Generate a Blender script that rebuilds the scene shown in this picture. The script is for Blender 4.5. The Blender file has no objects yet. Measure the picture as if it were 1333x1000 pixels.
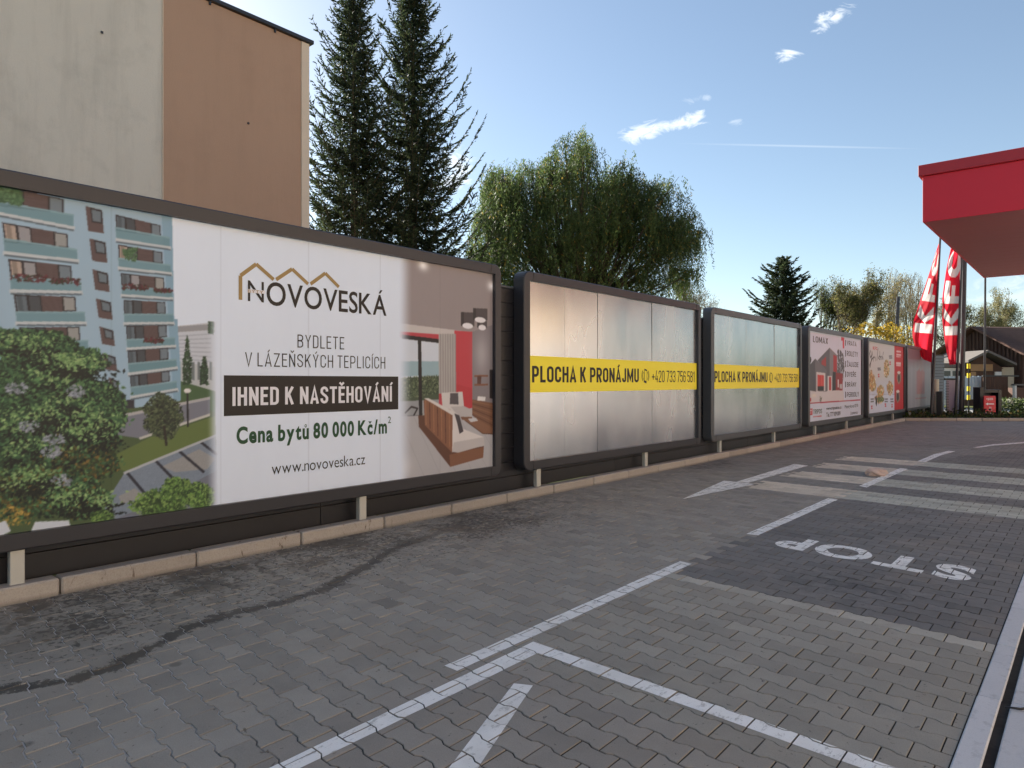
import bpy, math, random
import numpy as np
from mathutils import Vector, Matrix

# ------------------------------------------------------------------ camera, sky, sun, exposure
scene = bpy.context.scene
ROOT = scene.collection
YAW = math.radians(40.24)
CAM_H = 1.55
FPX = 900.0
cam_data = bpy.data.cameras.new("camera")
cam_data.sensor_width = 36.0
cam_data.lens = 36.0 * FPX / 1333.0
cam_data.shift_y = -3.0 / 1333.0
cam_data.clip_start = 0.05
cam_data.clip_end = 3000.0
cam = bpy.data.objects.new("camera", cam_data)
ROOT.objects.link(cam)
cam.location = (0, 0, CAM_H)
cam.rotation_euler = (math.radians(90), 0, YAW)
scene.camera = cam

FW = np.array([-math.sin(YAW), math.cos(YAW)])
RT = np.array([math.cos(YAW), math.sin(YAW)])
SUN_AZ_DIR = np.array([-0.9643, 0.2648])          # horizontal direction towards the sun
SUN_EL = math.radians(28.0)
SUN_ROT = math.atan2(SUN_AZ_DIR[0], SUN_AZ_DIR[1])

world = bpy.data.worlds.new("World")
scene.world = world
world.use_nodes = True
wn = world.node_tree.nodes
wl = world.node_tree.links
wn.clear()
w_out = wn.new("ShaderNodeOutputWorld")
w_bg = wn.new("ShaderNodeBackground")
w_bg.inputs["Strength"].default_value = 0.05
sky = wn.new("ShaderNodeTexSky")
sky.sky_type = 'NISHITA'
sky.sun_disc = False
sky.sun_elevation = SUN_EL
sky.sun_rotation = SUN_ROT
sky.air_density = 1.0
sky.dust_density = 0.4
sky.ozone_density = 1.8
sky.altitude = 200

def wmath(op, a, b=None, c=None):
    n = wn.new("ShaderNodeMath"); n.operation = op
    for i, v in enumerate((a, b, c)):
        if v is None: continue
        if isinstance(v, (int, float)): n.inputs[i].default_value = v
        else: wl.new(v, n.inputs[i])
    return n.outputs[0]

tc = wn.new("ShaderNodeTexCoord")
def wdot(vec):
    n = wn.new("ShaderNodeVectorMath"); n.operation = 'DOT_PRODUCT'
    wl.new(tc.outputs["Generated"], n.inputs[0]); n.inputs[1].default_value = vec
    return n.outputs["Value"]
df = wdot((FW[0], FW[1], 0)); dr = wdot((RT[0], RT[1], 0)); dz = wdot((0, 0, 1))
dfc = wmath('MAXIMUM', df, 0.05)
gp = wmath('DIVIDE', dr, dfc)
gq = wmath('DIVIDE', dz, dfc)
comb = wn.new("ShaderNodeCombineXYZ")
wl.new(gp, comb.inputs[0]); wl.new(gq, comb.inputs[1])
def wnoise(scale, detail, rough, off=(0, 0, 0), stretch=(1, 1, 1), rot=0.0, dist=0.0):
    mp = wn.new("ShaderNodeMapping"); wl.new(comb.outputs[0], mp.inputs[0])
    mp.inputs["Location"].default_value = off
    mp.inputs["Rotation"].default_value = (0, 0, rot)
    mp.inputs["Scale"].default_value = stretch
    n = wn.new("ShaderNodeTexNoise")
    n.inputs["Scale"].default_value = scale; n.inputs["Detail"].default_value = detail
    n.inputs["Roughness"].default_value = rough; n.inputs["Distortion"].default_value = dist
    wl.new(mp.outputs[0], n.inputs["Vector"])
    return n.outputs["Fac"]
nz = wnoise(26.0, 10.0, 0.66, stretch=(1, 1.9, 1), rot=-0.3, dist=1.1)
def cloud(px, py, sx, sy, rot, amp, n_out, lo=0.34, hi=0.75):
    """one small cloud: a soft elliptical mask at a sky direction times noise"""
    cx, cy = (px - 666.5) / FPX, (497 - py) / FPX
    dx = wmath('SUBTRACT', gp, cx); dy = wmath('SUBTRACT', gq, cy)
    c, s = math.cos(rot), math.sin(rot)
    u = wmath('ADD', wmath('MULTIPLY', dx, c / (sx / FPX)), wmath('MULTIPLY', dy, s / (sx / FPX)))
    v = wmath('ADD', wmath('MULTIPLY', dx, -s / (sy / FPX)), wmath('MULTIPLY', dy, c / (sy / FPX)))
    r2 = wmath('ADD', wmath('MULTIPLY', u, u), wmath('MULTIPLY', v, v))
    g = wmath('EXPONENT', wmath('MULTIPLY', r2, -0.5))
    d = wmath('ADD', g, wmath('MULTIPLY', wmath('SUBTRACT', n_out, 0.5), 2.1))
    mr = wn.new("ShaderNodeMapRange"); mr.interpolation_type = 'SMOOTHSTEP'
    wl.new(d, mr.inputs[0]); mr.inputs[1].default_value = lo + 0.2; mr.inputs[2].default_value = hi + 0.45
    gg = wmath('MINIMUM', wmath('MULTIPLY', g, 4.0), 1.0)
    return wmath('MULTIPLY', wmath('MULTIPLY', mr.outputs[0], gg), amp)
parts = [cloud(838, 173, 32, 10, 0.24, 1.0, nz, .2, .7), cloud(866, 165, 46, 9, 0.20, 1.0, nz, .25, .8), cloud(904, 156, 20, 9, 0.34, 1.0, nz, .25, .75),
         cloud(905, 130, 26, 8, 0.1, 0.35, nz), cloud(958, 160, 12, 6, 0.1, 0.35, nz),
         cloud(1024, 73, 18, 10, 0.3, 0.95, nz), cloud(1085, 24, 32, 12, 0.5, 0.9, nz),
         cloud(588, 222, 42, 30, 0.4, 0.9, nz, 0.3, 0.8), 
         cloud(1320, 380, 60, 26, 0.0, 0.45, nz, 0.2, 0.8), cloud(1215, 255, 14, 5, 0.6, 0.25, nz),
         cloud(1160, 400, 200, 40, 0.0, 0.25, nz, 0.1, 0.9)]
# contrail: a thin line
ln = wmath('ABSOLUTE', wmath('SUBTRACT', gq, wmath('ADD', (497 - 186) / FPX, wmath('MULTIPLY', wmath('SUBTRACT', gp, 0.2), -0.022))))
lm = wmath('SUBTRACT', 1.0, wmath('MINIMUM', wmath('DIVIDE', ln, 0.0028), 1.0))
lx = wmath('EXPONENT', wmath('MULTIPLY', wmath('POWER', wmath('DIVIDE', wmath('SUBTRACT', gp, 0.42), 0.16), 2.0), -1.0))
parts.append(wmath('MULTIPLY', wmath('MULTIPLY', lm, lx), 0.3))
tot = parts[0]
for p in parts[1:]: tot = wmath('MAXIMUM', tot, p)
front = wmath('GREATER_THAN', df, 0.06)
tot = wmath('MULTIPLY', wmath('MINIMUM', tot, 1.0), front)
# a little thin veil everywhere, more of it towards the horizon
veil = wmath('ADD', 0.05, wmath('MULTIPLY', wmath('POWER', wmath('SUBTRACT', 1.0, wmath('MINIMUM', wmath('ABSOLUTE', dz), 1.0)), 5.0), 0.12))
tot = wmath('MAXIMUM', tot, veil)
mixc = wn.new("ShaderNodeMix"); mixc.data_type = 'RGBA'
wl.new(tot, mixc.inputs[0]); wl.new(sky.outputs[0], mixc.inputs[6])
mixc.inputs[7].default_value = (7.0, 7.5, 8.3, 1)
wb = wn.new("ShaderNodeMix"); wb.data_type = 'RGBA'; wb.blend_type = 'MULTIPLY'
wb.inputs[0].default_value = 1.0; wb.inputs[7].default_value = (0.93, 0.925, 0.88, 1)
wl.new(mixc.outputs[2], wb.inputs[6])
wl.new(wb.outputs[2], w_bg.inputs["Color"])
wl.new(w_bg.outputs[0], w_out.inputs["Surface"])

sun_data = bpy.data.lights.new("sun", 'SUN')
sun_data.energy = 4.0
sun_data.angle = math.radians(0.5)
sun_data.color = (1.0, 0.93, 0.82)
sun = bpy.data.objects.new("sun", sun_data)
ROOT.objects.link(sun)
sd = Vector((SUN_AZ_DIR[0] * math.cos(SUN_EL), SUN_AZ_DIR[1] * math.cos(SUN_EL), math.sin(SUN_EL)))
sun.rotation_euler = sd.to_track_quat('Z', 'Y').to_euler()
sun.location = (-20, 10, 40)

scene.view_settings.view_transform = 'Standard'
scene.view_settings.look = 'None'
scene.view_settings.gamma = 1.0
scene.view_settings.exposure = 1.86
scene.view_settings.use_curve_mapping = False

# ------------------------------------------------------------------ coordinates
def ground(px, py, z=0.0):
    """the point of the level z that a measured place of the photograph lies on"""
    r = (px - 666.5) / FPX
    t = (CAM_H - z) * FPX / (py - 497.0)
    p = t * (FW + r * RT)
    return float(p[0]), float(p[1])
def away(px, t):
    r = (px - 666.5) / FPX
    p = t * (FW + r * RT)
    return float(p[0]), float(p[1])
def height(py, t):
    return CAM_H + (497.0 - py) / FPX * t
def on_plane(px, py, X):
    """(y, z) on the upright plane x = X"""
    r = (px - 666.5) / FPX
    t = X / (FW[0] + r * RT[0])
    return t * (FW[1] + r * RT[1]), height(py, t)

def lin(c):
    c = np.asarray(c, dtype=float)
    return np.where(c <= 0.04045, c / 12.92, ((c + 0.055) / 1.055) ** 2.4)
def srgb(r, g, b):
    return tuple(float(v) for v in lin(np.array([r, g, b]) / 255.0)) + (1.0,)

# ------------------------------------------------------------------ object helpers
def tag(o, label=None, category=None, group=None, kind=None):
    if label: o["label"] = label
    if category: o["category"] = category
    if group: o["group"] = group
    if kind: o["kind"] = kind
    return o
def empty(name, loc, rz=0.0, **kw):
    o = bpy.data.objects.new(name, None)
    o.empty_display_size = 0.2
    ROOT.objects.link(o)
    o.location = loc; o.rotation_euler = (0, 0, rz)
    return tag(o, **kw)
def link_mesh(name, me, parent=None, loc=None, **kw):
    o = bpy.data.objects.new(name, me)
    ROOT.objects.link(o)
    if parent is not None: o.parent = parent
    if loc is not None: o.location = loc
    return tag(o, **kw)
def mesh_np(name, V, Fc, mat=None, col=None, dom='FACE', smooth=False):
    """fast mesh from arrays; Fc is an (n,k) array or a list of such arrays"""
    V = np.asarray(V, dtype=np.float32).reshape(-1, 3)
    if isinstance(Fc, np.ndarray): Fc = [Fc]
    Fc = [np.asarray(f, dtype=np.int32) for f in Fc if len(f)]
    me = bpy.data.meshes.new(name)
    nf = sum(len(f) for f in Fc)
    loops = np.concatenate([f.ravel() for f in Fc])
    tots = np.concatenate([np.full(len(f), f.shape[1], dtype=np.int32) for f in Fc])
    starts = np.concatenate([[0], np.cumsum(tots)[:-1]]).astype(np.int32)
    me.vertices.add(len(V)); me.vertices.foreach_set("co", V.ravel())
    me.loops.add(len(loops)); me.loops.foreach_set("vertex_index", loops)
    me.polygons.add(nf); me.polygons.foreach_set("loop_start", starts)
    me.polygons.foreach_set("loop_total", tots)
    me.polygons.foreach_set("use_smooth", np.full(nf, bool(smooth)))
    me.update(calc_edges=True)
    if col is not None:
        a = me.attributes.new("col", 'FLOAT_COLOR', dom)
        c = np.asarray(col, dtype=np.float32)
        if c.shape[1] == 3: c = np.concatenate([c, np.ones((len(c), 1), np.float32)], 1)
        a.data.foreach_set("color", c.ravel())
    if mat: me.materials.append(mat)
    me.validate()
    return me

class MB:
    """collects simple shapes for one mesh"""
    def __init__(self):
        self.v = []; self.f = []; self.n = 0
    def add(self, V, F):
        V = np.asarray(V, float).reshape(-1, 3)
        for f in F: self.f.append(tuple(int(i) + self.n for i in f))
        self.v.append(V); self.n += len(V)
        return self
    def box(self, lo, hi, bev=0.0, M=None):
        x0, y0, z0 = lo; x1, y1, z1 = hi
        if bev <= 0:
            V = [(x0, y0, z0), (x1, y0, z0), (x1, y1, z0), (x0, y1, z0), (x0, y0, z1), (x1, y0, z1), (x1, y1, z1), (x0, y1, z1)]
            F = [(0, 3, 2, 1), (4, 5, 6, 7), (0, 1, 5, 4), (1, 2, 6, 5), (2, 3, 7, 6), (3, 0, 4, 7)]
        else:
            b = min(bev, (x1 - x0) * .49, (y1 - y0) * .49, (z1 - z0) * .49)
            V = []; idx = {}
            for i, X in enumerate((x0, x1)):
                for j, Y in enumerate((y0, y1)):
                    for k, Z in enumerate((z0, z1)):
                        sx, sy, sz = (1 - 2 * i), (1 - 2 * j), (1 - 2 * k)
                        for a in range(3):
                            p = [X + sx * b, Y + sy * b, Z + sz * b]
                            p[a] = (X, Y, Z)[a]
                            idx[(i, j, k, a)] = len(V); V.append(tuple(p))
            g = lambda i, j, k, a: idx[(i, j, k, a)]
            F = []
            F.append([g(0, 0, 0, 0), g(0, 0, 1, 0), g(0, 1, 1, 0), g(0, 1, 0, 0)]); F.append([g(1, 0, 0, 0), g(1, 1, 0, 0), g(1, 1, 1, 0), g(1, 0, 1, 0)])
            F.append([g(0, 0, 0, 1), g(1, 0, 0, 1), g(1, 0, 1, 1), g(0, 0, 1, 1)]); F.append([g(0, 1, 0, 1), g(0, 1, 1, 1), g(1, 1, 1, 1), g(1, 1, 0, 1)])
            F.append([g(0, 0, 0, 2), g(0, 1, 0, 2), g(1, 1, 0, 2), g(1, 0, 0, 2)]); F.append([g(0, 0, 1, 2), g(1, 0, 1, 2), g(1, 1, 1, 2), g(0, 1, 1, 2)])
            for i in (0, 1):
                for j in (0, 1):
                    F.append([g(i, j, 0, 0), g(i, j, 1, 0), g(i, j, 1, 1), g(i, j, 0, 1)])
                    F.append([g(i, 0, j, 0), g(i, 1, j, 0), g(i, 1, j, 2), g(i, 0, j, 2)])
                    F.append([g(0, i, j, 1), g(1, i, j, 1), g(1, i, j, 2), g(0, i, j, 2)])
                    for k in (0, 1): F.append([g(i, j, k, 0), g(i, j, k, 1), g(i, j, k, 2)])
        V = np.array(V, float)
        if M is not None: V = (np.array(M.to_3x3()) @ V.T).T + np.array(M.translation)
        return self.add(V, F)
    def tube(self, pts, rad, n=8, cap=True):
        pts = np.asarray(pts, float)
        if np.isscalar(rad): rad = [rad] * len(pts)
        V = []; F = []
        ref = np.array([0, 0, 1.0])
        for i, p in enumerate(pts):
            d = pts[min(i + 1, len(pts) - 1)] - pts[max(i - 1, 0)]
            d = d / (np.linalg.norm(d) + 1e-9)
            a = np.cross(d, ref if abs(d[2]) < .9 else np.array([1.0, 0, 0])); a /= np.linalg.norm(a) + 1e-9
            b = np.cross(d, a)
            for k in range(n):
                th = 2 * math.pi * k / n
                V.append(p + rad[i] * (a * math.cos(th) + b * math.sin(th)))
        for i in range(len(pts) - 1):
            for k in range(n):
                k2 = (k + 1) % n
                F.append((i * n + k, i * n + k2, (i + 1) * n + k2, (i + 1) * n + k))
        if cap:
            F.append(tuple(range(n))); F.append(tuple((len(pts) - 1) * n + k for k in reversed(range(n))))
        return self.add(V, F)
    def prism(self, poly, z0, z1):
        n = len(poly)
        V = [(p[0], p[1], z0) for p in poly] + [(p[0], p[1], z1) for p in poly]
        F = [tuple(reversed(range(n))), tuple(range(n, 2 * n))]
        for k in range(n):
            k2 = (k + 1) % n
            F.append((k, k2, n + k2, n + k))
        return self.add(V, F)
    def mesh(self, name, mat, smooth=False, fix=True):
        me = bpy.data.meshes.new(name)
        me.from_pydata([tuple(v) for v in np.concatenate(self.v)], [], self.f)
        if fix:
            import bmesh
            bm = bmesh.new(); bm.from_mesh(me)
            bmesh.ops.recalc_face_normals(bm, faces=bm.faces)
            bm.to_mesh(me); bm.free()
        if smooth:
            for p in me.polygons: p.use_smooth = True
        if mat: me.materials.append(mat)
        me.update()
        return me
    def build(self, name, mat, parent=None, loc=None, smooth=False, **kw):
        return link_mesh(name, self.mesh(name, mat, smooth), parent, loc, **kw)

def box_obj(name, lo, hi, mat, parent=None, bev=0.0, **kw):
    return MB().box(lo, hi, bev).build(name, mat, parent, **kw)

# ------------------------------------------------------------------ materials
class NT:
    def __init__(self, name):
        self.m = bpy.data.materials.new(name); self.m.use_nodes = True
        self.t = self.m.node_tree; self.t.nodes.clear()
        self.out = self.t.nodes.new("ShaderNodeOutputMaterial")
        self.b = self.t.nodes.new("ShaderNodeBsdfPrincipled")
        self.l(self.b.outputs[0], self.out.inputs[0])
    def new(self, k): return self.t.nodes.new(k)
    def l(self, a, b): self.t.links.new(a, b)
    def put(self, v, inp):
        if isinstance(v, (int, float, tuple, list)): inp.default_value = v
        else: self.l(v, inp)
    def math(self, op, a, b=None, c=None, clamp=False):
        n = self.new("ShaderNodeMath"); n.operation = op; n.use_clamp = clamp
        for i, v in enumerate((a, b, c)):
            if v is not None: self.put(v, n.inputs[i])
        return n.outputs[0]
    def pos(self):
        return self.new("ShaderNodeNewGeometry").outputs["Position"]
    def objco(self):
        return self.new("ShaderNodeTexCoord").outputs["Object"]
    def xyz(self, v):
        n = self.new("ShaderNodeSeparateXYZ"); self.l(v, n.inputs[0]); return n.outputs
    def mapping(self, v, scale=(1, 1, 1), rot=(0, 0, 0), loc=(0, 0, 0)):
        n = self.new("ShaderNodeMapping"); self.l(v, n.inputs[0])
        n.inputs["Scale"].default_value = scale; n.inputs["Rotation"].default_value = rot; n.inputs["Location"].default_value = loc
        return n.outputs[0]
    def noise(self, v, scale, detail=4, rough=.55, dist=0):
        n = self.new("ShaderNodeTexNoise"); self.l(v, n.inputs["Vector"])
        n.inputs["Scale"].default_value = scale; n.inputs["Detail"].default_value = detail
        n.inputs["Roughness"].default_value = rough; n.inputs["Distortion"].default_value = dist
        return n.outputs["Fac"]
    def rng(self, v, a, b, c=0.0, d=1.0, smooth=False):
        n = self.new("ShaderNodeMapRange"); self.l(v, n.inputs[0])
        if smooth: n.interpolation_type = 'SMOOTHSTEP'
        for i, x in enumerate((a, b, c, d)): self.put(x, n.inputs[i + 1])
        return n.outputs[0]
    def mix(self, f, a, b, mode='MIX'):
        n = self.new("ShaderNodeMix"); n.data_type = 'RGBA'; n.blend_type = mode
        self.put(f, n.inputs[0]); self.put(a, n.inputs[6]); self.put(b, n.inputs[7])
        return n.outputs[2]
    def scale_col(self, c, f):
        n = self.new("ShaderNodeVectorMath"); n.operation = 'SCALE'
        self.put(c if not (isinstance(c, tuple) and len(c) == 4) else c[:3], n.inputs[0]); self.put(f, n.inputs[3])
        return n.outputs[0]
    def attr(self, name="col"):
        n = self.new("ShaderNodeAttribute"); n.attribute_name = name; return n.outputs["Color"]
    def bump(self, h, strength=.3, dist=.01):
        n = self.new("ShaderNodeBump"); self.l(h, n.inputs["Height"])
        n.inputs["Strength"].default_value = strength; n.inputs["Distance"].default_value = dist
        self.l(n.outputs[0], self.b.inputs["Normal"])
    def set(self, col=None, rough=None, metal=None, spec=None):
        if col is not None: self.put(col, self.b.inputs["Base Color"])
        if rough is not None: self.put(rough, self.b.inputs["Roughness"])
        if metal is not None: self.put(metal, self.b.inputs["Metallic"])
        if spec is not None: self.put(spec, self.b.inputs["Specular IOR Level"])
        return self

def simple(name, col, rough=.6, metal=0.0, var=.12, scale=3.0, fine=60.0, bump=.0, spec=.5):
    m = NT(name)
    p = m.pos()
    a = m.noise(p, scale, 5, .6)
    b = m.noise(p, fine, 3, .6)
    f = m.math('ADD', m.math('MULTIPLY', m.math('SUBTRACT', a, .5), 2 * var), m.math('MULTIPLY', m.math('SUBTRACT', b, .5), var))
    c = m.scale_col(col, m.math('ADD', 1.0, f))
    m.set(c, m.math('ADD', rough, m.math('MULTIPLY', m.math('SUBTRACT', a, .5), .15)), metal, spec)
    if bump: m.bump(b, bump, .004)
    return m.m

M = {}
M['frame'] = simple('anthracite_metal', srgb(50, 50, 55), .42, .0, .06, 2.0, 90)
M['frame_light'] = simple('grey_metal', srgb(78, 81, 85), .42, .0, .06, 2.0, 90)
M['board'] = simple('anthracite_sheet', srgb(34, 34, 39), .38, 0.0, .10, 1.4, 70)
M['alu'] = simple('aluminium_post', srgb(190, 190, 184), .5, .3, .10, 3, 70)
M['pole'] = simple('dark_pole', srgb(60, 60, 64), .4, .4, .08, 3, 80)
M['black'] = simple('black_metal', srgb(34, 34, 36), .45, 0, .1, 3, 80)
M['paint'] = None
# concrete pavers: zone colour from the mesh, stains from the place on the ground
def trail_nodes(m, p):
    """a wet trickle running over the paving"""
    x, y, z = m.xyz(p)
    pts = [ground(*q) for q in TRAIL]
    pts = sorted([(q[1], q[0]) for q in pts])
    fc = m.new("ShaderNodeFloatCurve")
    t = m.math('DIVIDE', y, 10.0)
    m.l(t, fc.inputs["Value"])
    cu = fc.mapping.curves[0]
    cu.points[0].location = (0.0, (pts[0][1] + 10) / 10)
    cu.points[1].location = (1.0, (pts[-1][1] + 10) / 10)
    for (yy, xx) in pts: cu.points.new(yy / 10, (xx + 10) / 10)
    fc.mapping.update()
    cx = m.math('SUBTRACT', m.math('MULTIPLY', fc.outputs[0], 10.0), 10.0)
    n1 = m.noise(p, 3.2, 5, .65)
    d = m.math('ABSOLUTE', m.math('ADD', m.math('SUBTRACT', x, cx), m.math('MULTIPLY', m.math('SUBTRACT', n1, .5), .22)))
    w = m.math('ADD', .058, m.math('ADD', m.math('MULTIPLY', m.math('SUBTRACT', m.noise(P, 6.0, 6, .8), .5), .30), m.math('MULTIPLY', m.math('SUBTRACT', m.noise(P, 30, 4, .8), .5), .24)))
    tr = m.rng(m.math('SUBTRACT', d, w), .006, -.006)
    lim = m.math('MULTIPLY', m.rng(y, .2, .5), m.rng(y, 5.4, 4.4))
    return m.math('MULTIPLY', m.math('MULTIPLY', tr, lim), .95)
TRAIL = [(0, 899), (60, 890), (110, 880), (160, 862), (230, 825), (300, 800), (380, 780), (430, 762), (470, 742), (520, 712)]

m = NT('concrete_paver')
P = m.pos(); px_, py_, pz_ = m.xyz(P)
base = m.attr("col")
low = m.noise(P, .55, 4, .6); mid = m.noise(P, 5.0, 5, .65); fin = m.noise(P, 180, 3, .7)
f = m.math('ADD', 1.42, m.math('MULTIPLY', low, .55))
f = m.math('ADD', f, m.math('MULTIPLY', m.math('SUBTRACT', mid, .5), .60))
f = m.math('ADD', f, m.math('MULTIPLY', m.math('SUBTRACT', fin, .5), 1.1))
c = m.scale_col(base, f)
# warm dusty film here and there
c = m.mix(m.math('MULTIPLY', m.rng(m.noise(P, 1.3, 4, .6), .50, .75), .35), c, srgb(160, 148, 130))
# splashes and soil washed out along the kerb
spk = m.noise(P, 23, 4, .62, .5)
near = m.math('MULTIPLY', m.rng(px_, -4.0, -4.9), m.math('MULTIPLY', m.rng(py_, .4, 1.6), m.rng(py_, 8.8, 6.0)))
dens = m.math('MULTIPLY', near, m.rng(m.noise(P, 1.1, 4, .6), .25, .6))
th = m.math('SUBTRACT', .67, m.math('MULTIPLY', dens, .205))
sp1 = m.rng(m.math('SUBTRACT', spk, th), -.004, .010)
damp = m.math('MULTIPLY', m.math('MULTIPLY', m.rng(px_, -4.6, -5.3), m.rng(py_, 8.6, 6.0)), m.rng(m.noise(P, 2.6, 5, .7), .50, .56))
sp1 = m.math('MAXIMUM', m.math('MULTIPLY', sp1, .85), m.math('MULTIPLY', damp, .8))
# sparse dark drops over the rest
v = m.new("ShaderNodeTexVoronoi"); m.l(P, v.inputs["Vector"]); v.inputs["Scale"].default_value = 2.6
vs = m.xyz(v.outputs["Color"])
rad = m.math('MULTIPLY', m.rng(vs[0], .55, 1.0), .10)
drop = m.rng(m.math('SUBTRACT', m.math('ADD', v.outputs["Distance"], m.math('MULTIPLY', m.noise(P, 30, 2), .05)), rad), .03, .0)
drop = m.math('MULTIPLY', drop, .55)
# oil patch in front of the STOP lettering
ox, oy = ground(1125, 765)
dd = m.math('SQRT', m.math('ADD', m.math('POWER', m.math('SUBTRACT', px_, ox), 2.0), m.math('POWER', m.math('SUBTRACT', py_, oy), 2.0)))
oil = m.math('MULTIPLY', m.rng(dd, 1.0, .1), m.rng(m.noise(P, 7.5, 5, .7, .8), .40, .60))
oil = m.math('MULTIPLY', oil, .75)
# washed-out patch by the arrow head
qx, qy = ground(925, 605)
d2 = m.math('SQRT', m.math('ADD', m.math('POWER', m.math('SUBTRACT', px_, qx), 2.0), m.math('POWER', m.math('MULTIPLY', m.math('SUBTRACT', py_, qy), .5), 2.0)))
soil = m.math('MULTIPLY', m.rng(d2, .7, .1), m.rng(m.noise(P, 6, 5, .7), .45, .6))
tr = trail_nodes(m, P)
wet = m.math('MAXIMUM', m.math('MAXIMUM', sp1, tr), m.math('MAXIMUM', drop, m.math('MAXIMUM', oil, soil)))
wetc = m.mix(m.rng(m.noise(P, 2.0, 3), .4, .6), srgb(76, 68, 58), srgb(52, 49, 46))
c2 = m.mix(m.math('MULTIPLY', wet, .82), c, wetc)
m.set(c2, m.math('SUBTRACT', .78, m.math('MULTIPLY', wet, .22)), 0, .35)
m.bump(m.math('ADD', fin, m.math('MULTIPLY', mid, .3)), .30, .0012)
M['paver'] = m.m

m = NT('road_paint')
P = m.pos(); 
n1 = m.noise(P, 9, 6, .7); n2 = m.noise(P, 120, 3, .7); n3 = m.noise(m.mapping(P, scale=(1, .25, 1)), 26, 5, .75)
worn = m.rng(m.math('ADD', n1, m.math('MULTIPLY', m.math('SUBTRACT', n3, .5), 1.1)), .57, .66)
c = m.mix(m.math('MULTIPLY', worn, .50), srgb(248, 247, 242), srgb(150, 147, 140))
c = m.mix(m.rng(n2, .62, .75), c, srgb(165, 163, 158))
c = m.mix(m.math('MULTIPLY', m.rng(m.noise(P, 3, 4), .45, .7), .4), c, srgb(190, 185, 172))
m.set(c, .65, 0, .4); m.bump(n2, .3, .002)
M['paint'] = m.m

m = NT('joint_sand')
P = m.pos()
jx = m.xyz(P)[0]
light = m.math('MULTIPLY', m.rng(m.math('ADD', jx, m.math('MULTIPLY', m.noise(P, .8, 3), 2.0)), -1.0, -2.6), .9)
c = m.mix(light, srgb(52, 50, 48), srgb(222, 220, 216))
c = m.mix(m.math('MULTIPLY', m.rng(m.noise(P, 7, 5, .75), .46, .60), m.math('SUBTRACT', 1.0, m.math('MULTIPLY', light, .75))), c, srgb(40, 38, 36))
m.set(c, .95, 0, .2)
M['joint'] = m.m

m = NT('kerb_concrete')
P = m.pos(); X_, Y_, Z_ = m.xyz(P)
oi = m.new("ShaderNodeObjectInfo").outputs["Random"]
c = m.mix(m.noise(P, 2.2, 6, .65), srgb(156, 149, 141), srgb(184, 177, 168))
c = m.scale_col(c, m.math('ADD', .9, m.math('MULTIPLY', oi, .2)))
c = m.mix(m.math('MULTIPLY', m.rng(m.noise(P, 90, 3, .7), .45, .7), .3), c, srgb(110, 100, 92))
st = m.rng(m.noise(m.mapping(P, scale=(1, 1, .35)), 13, 5, .75, .5), .585, .64)
st = m.math('MULTIPLY', st, m.math('MULTIPLY', m.rng(Y_, 1.5, 2.2), m.rng(Y_, 6.5, 5.0)))
c = m.mix(m.math('MULTIPLY', st, .75), c, srgb(92, 74, 62))
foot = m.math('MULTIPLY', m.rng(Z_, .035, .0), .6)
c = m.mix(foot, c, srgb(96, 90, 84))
m.set(c, .88, 0, .25); m.bump(m.noise(P, 120, 4, .7), .4, .003)
M['kerb'] = m.m

m = NT('drain_concrete')
P = m.pos()
oi = m.new("ShaderNodeObjectInfo").outputs["Random"]
c = m.mix(m.noise(P, 3, 6, .6), srgb(196, 197, 199), srgb(216, 216, 217))
c = m.scale_col(c, m.math('ADD', .92, m.math('MULTIPLY', oi, .14)))
c = m.mix(m.math('MULTIPLY', m.rng(m.noise(P, 12, 5, .7), .55, .72), .4), c, srgb(128, 126, 124))
c = m.mix(m.math('MULTIPLY', m.rng(m.noise(P, 160, 3, .7), .5, .7), .2), c, srgb(120, 120, 120))
m.set(c, .8, 0, .3); m.bump(m.noise(P, 150, 3), .25, .002)
M['drain'] = m.m

m = NT('lawn_and_soil')
P = m.pos()
c = m.mix(m.rng(m.noise(P, .35, 5, .6), .4, .6), srgb(84, 96, 52), srgb(120, 116, 78))
c = m.mix(m.math('MULTIPLY', m.rng(m.noise(P, 8, 5, .7), .45, .65), .5), c, srgb(60, 66, 38))
m.set(c, .95, 0, .1); m.bump(m.noise(P, 12, 5, .7), .8, .05)
M['lawn'] = m.m
M['soil'] = simple('bed_soil', srgb(62, 54, 44), .95, 0, .3, 4, 40, .8, .1)
M['asphalt'] = simple('street_asphalt', srgb(150, 148, 144), .85, 0, .12, .8, 120, .3, .3)
M['apron'] = simple('apron_concrete', srgb(176, 173, 166), .85, 0, .10, .6, 120, .3, .3)

# ------------------------------------------------------------------ the ground
def quad_mesh(name, pts, z, mat):
    return mesh_np(name, [(p[0], p[1], z) for p in pts], np.array([list(range(len(pts)))]), mat)
lawn = link_mesh('ground', quad_mesh('ground', [(-1200, -1200), (1200, -1200), (1200, 1200), (-1200, 1200)], -0.06, M['lawn']), kind='structure')
kA, kB, kC = (-5.76, 30.75), (-2.19, 33.65), (16.0, 48.4)
pavement = link_mesh('pavement', quad_mesh('pavement', [(-5.9, -12), (24, -12), (24, 54.9), kC, kB, kA, (-5.9, 30.75)], -0.0050, M['joint']), kind='structure')
apron = MB()
apron.add([(0.86, -12, 0), (23.9, -12, 0), (23.9, 54.7, 0), (16.1, 48.2, 0), (0.86, 35.85, 0)], [(0, 1, 2, 3, 4)])
apron.add([(-5.75, -12, 0), (0.86, -12, 0), (0.86, 0.05, 0), (-5.75, 0.05, 0)], [(0, 1, 2, 3)])
apron.build('forecourt', M['apron'], kind='structure')

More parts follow.
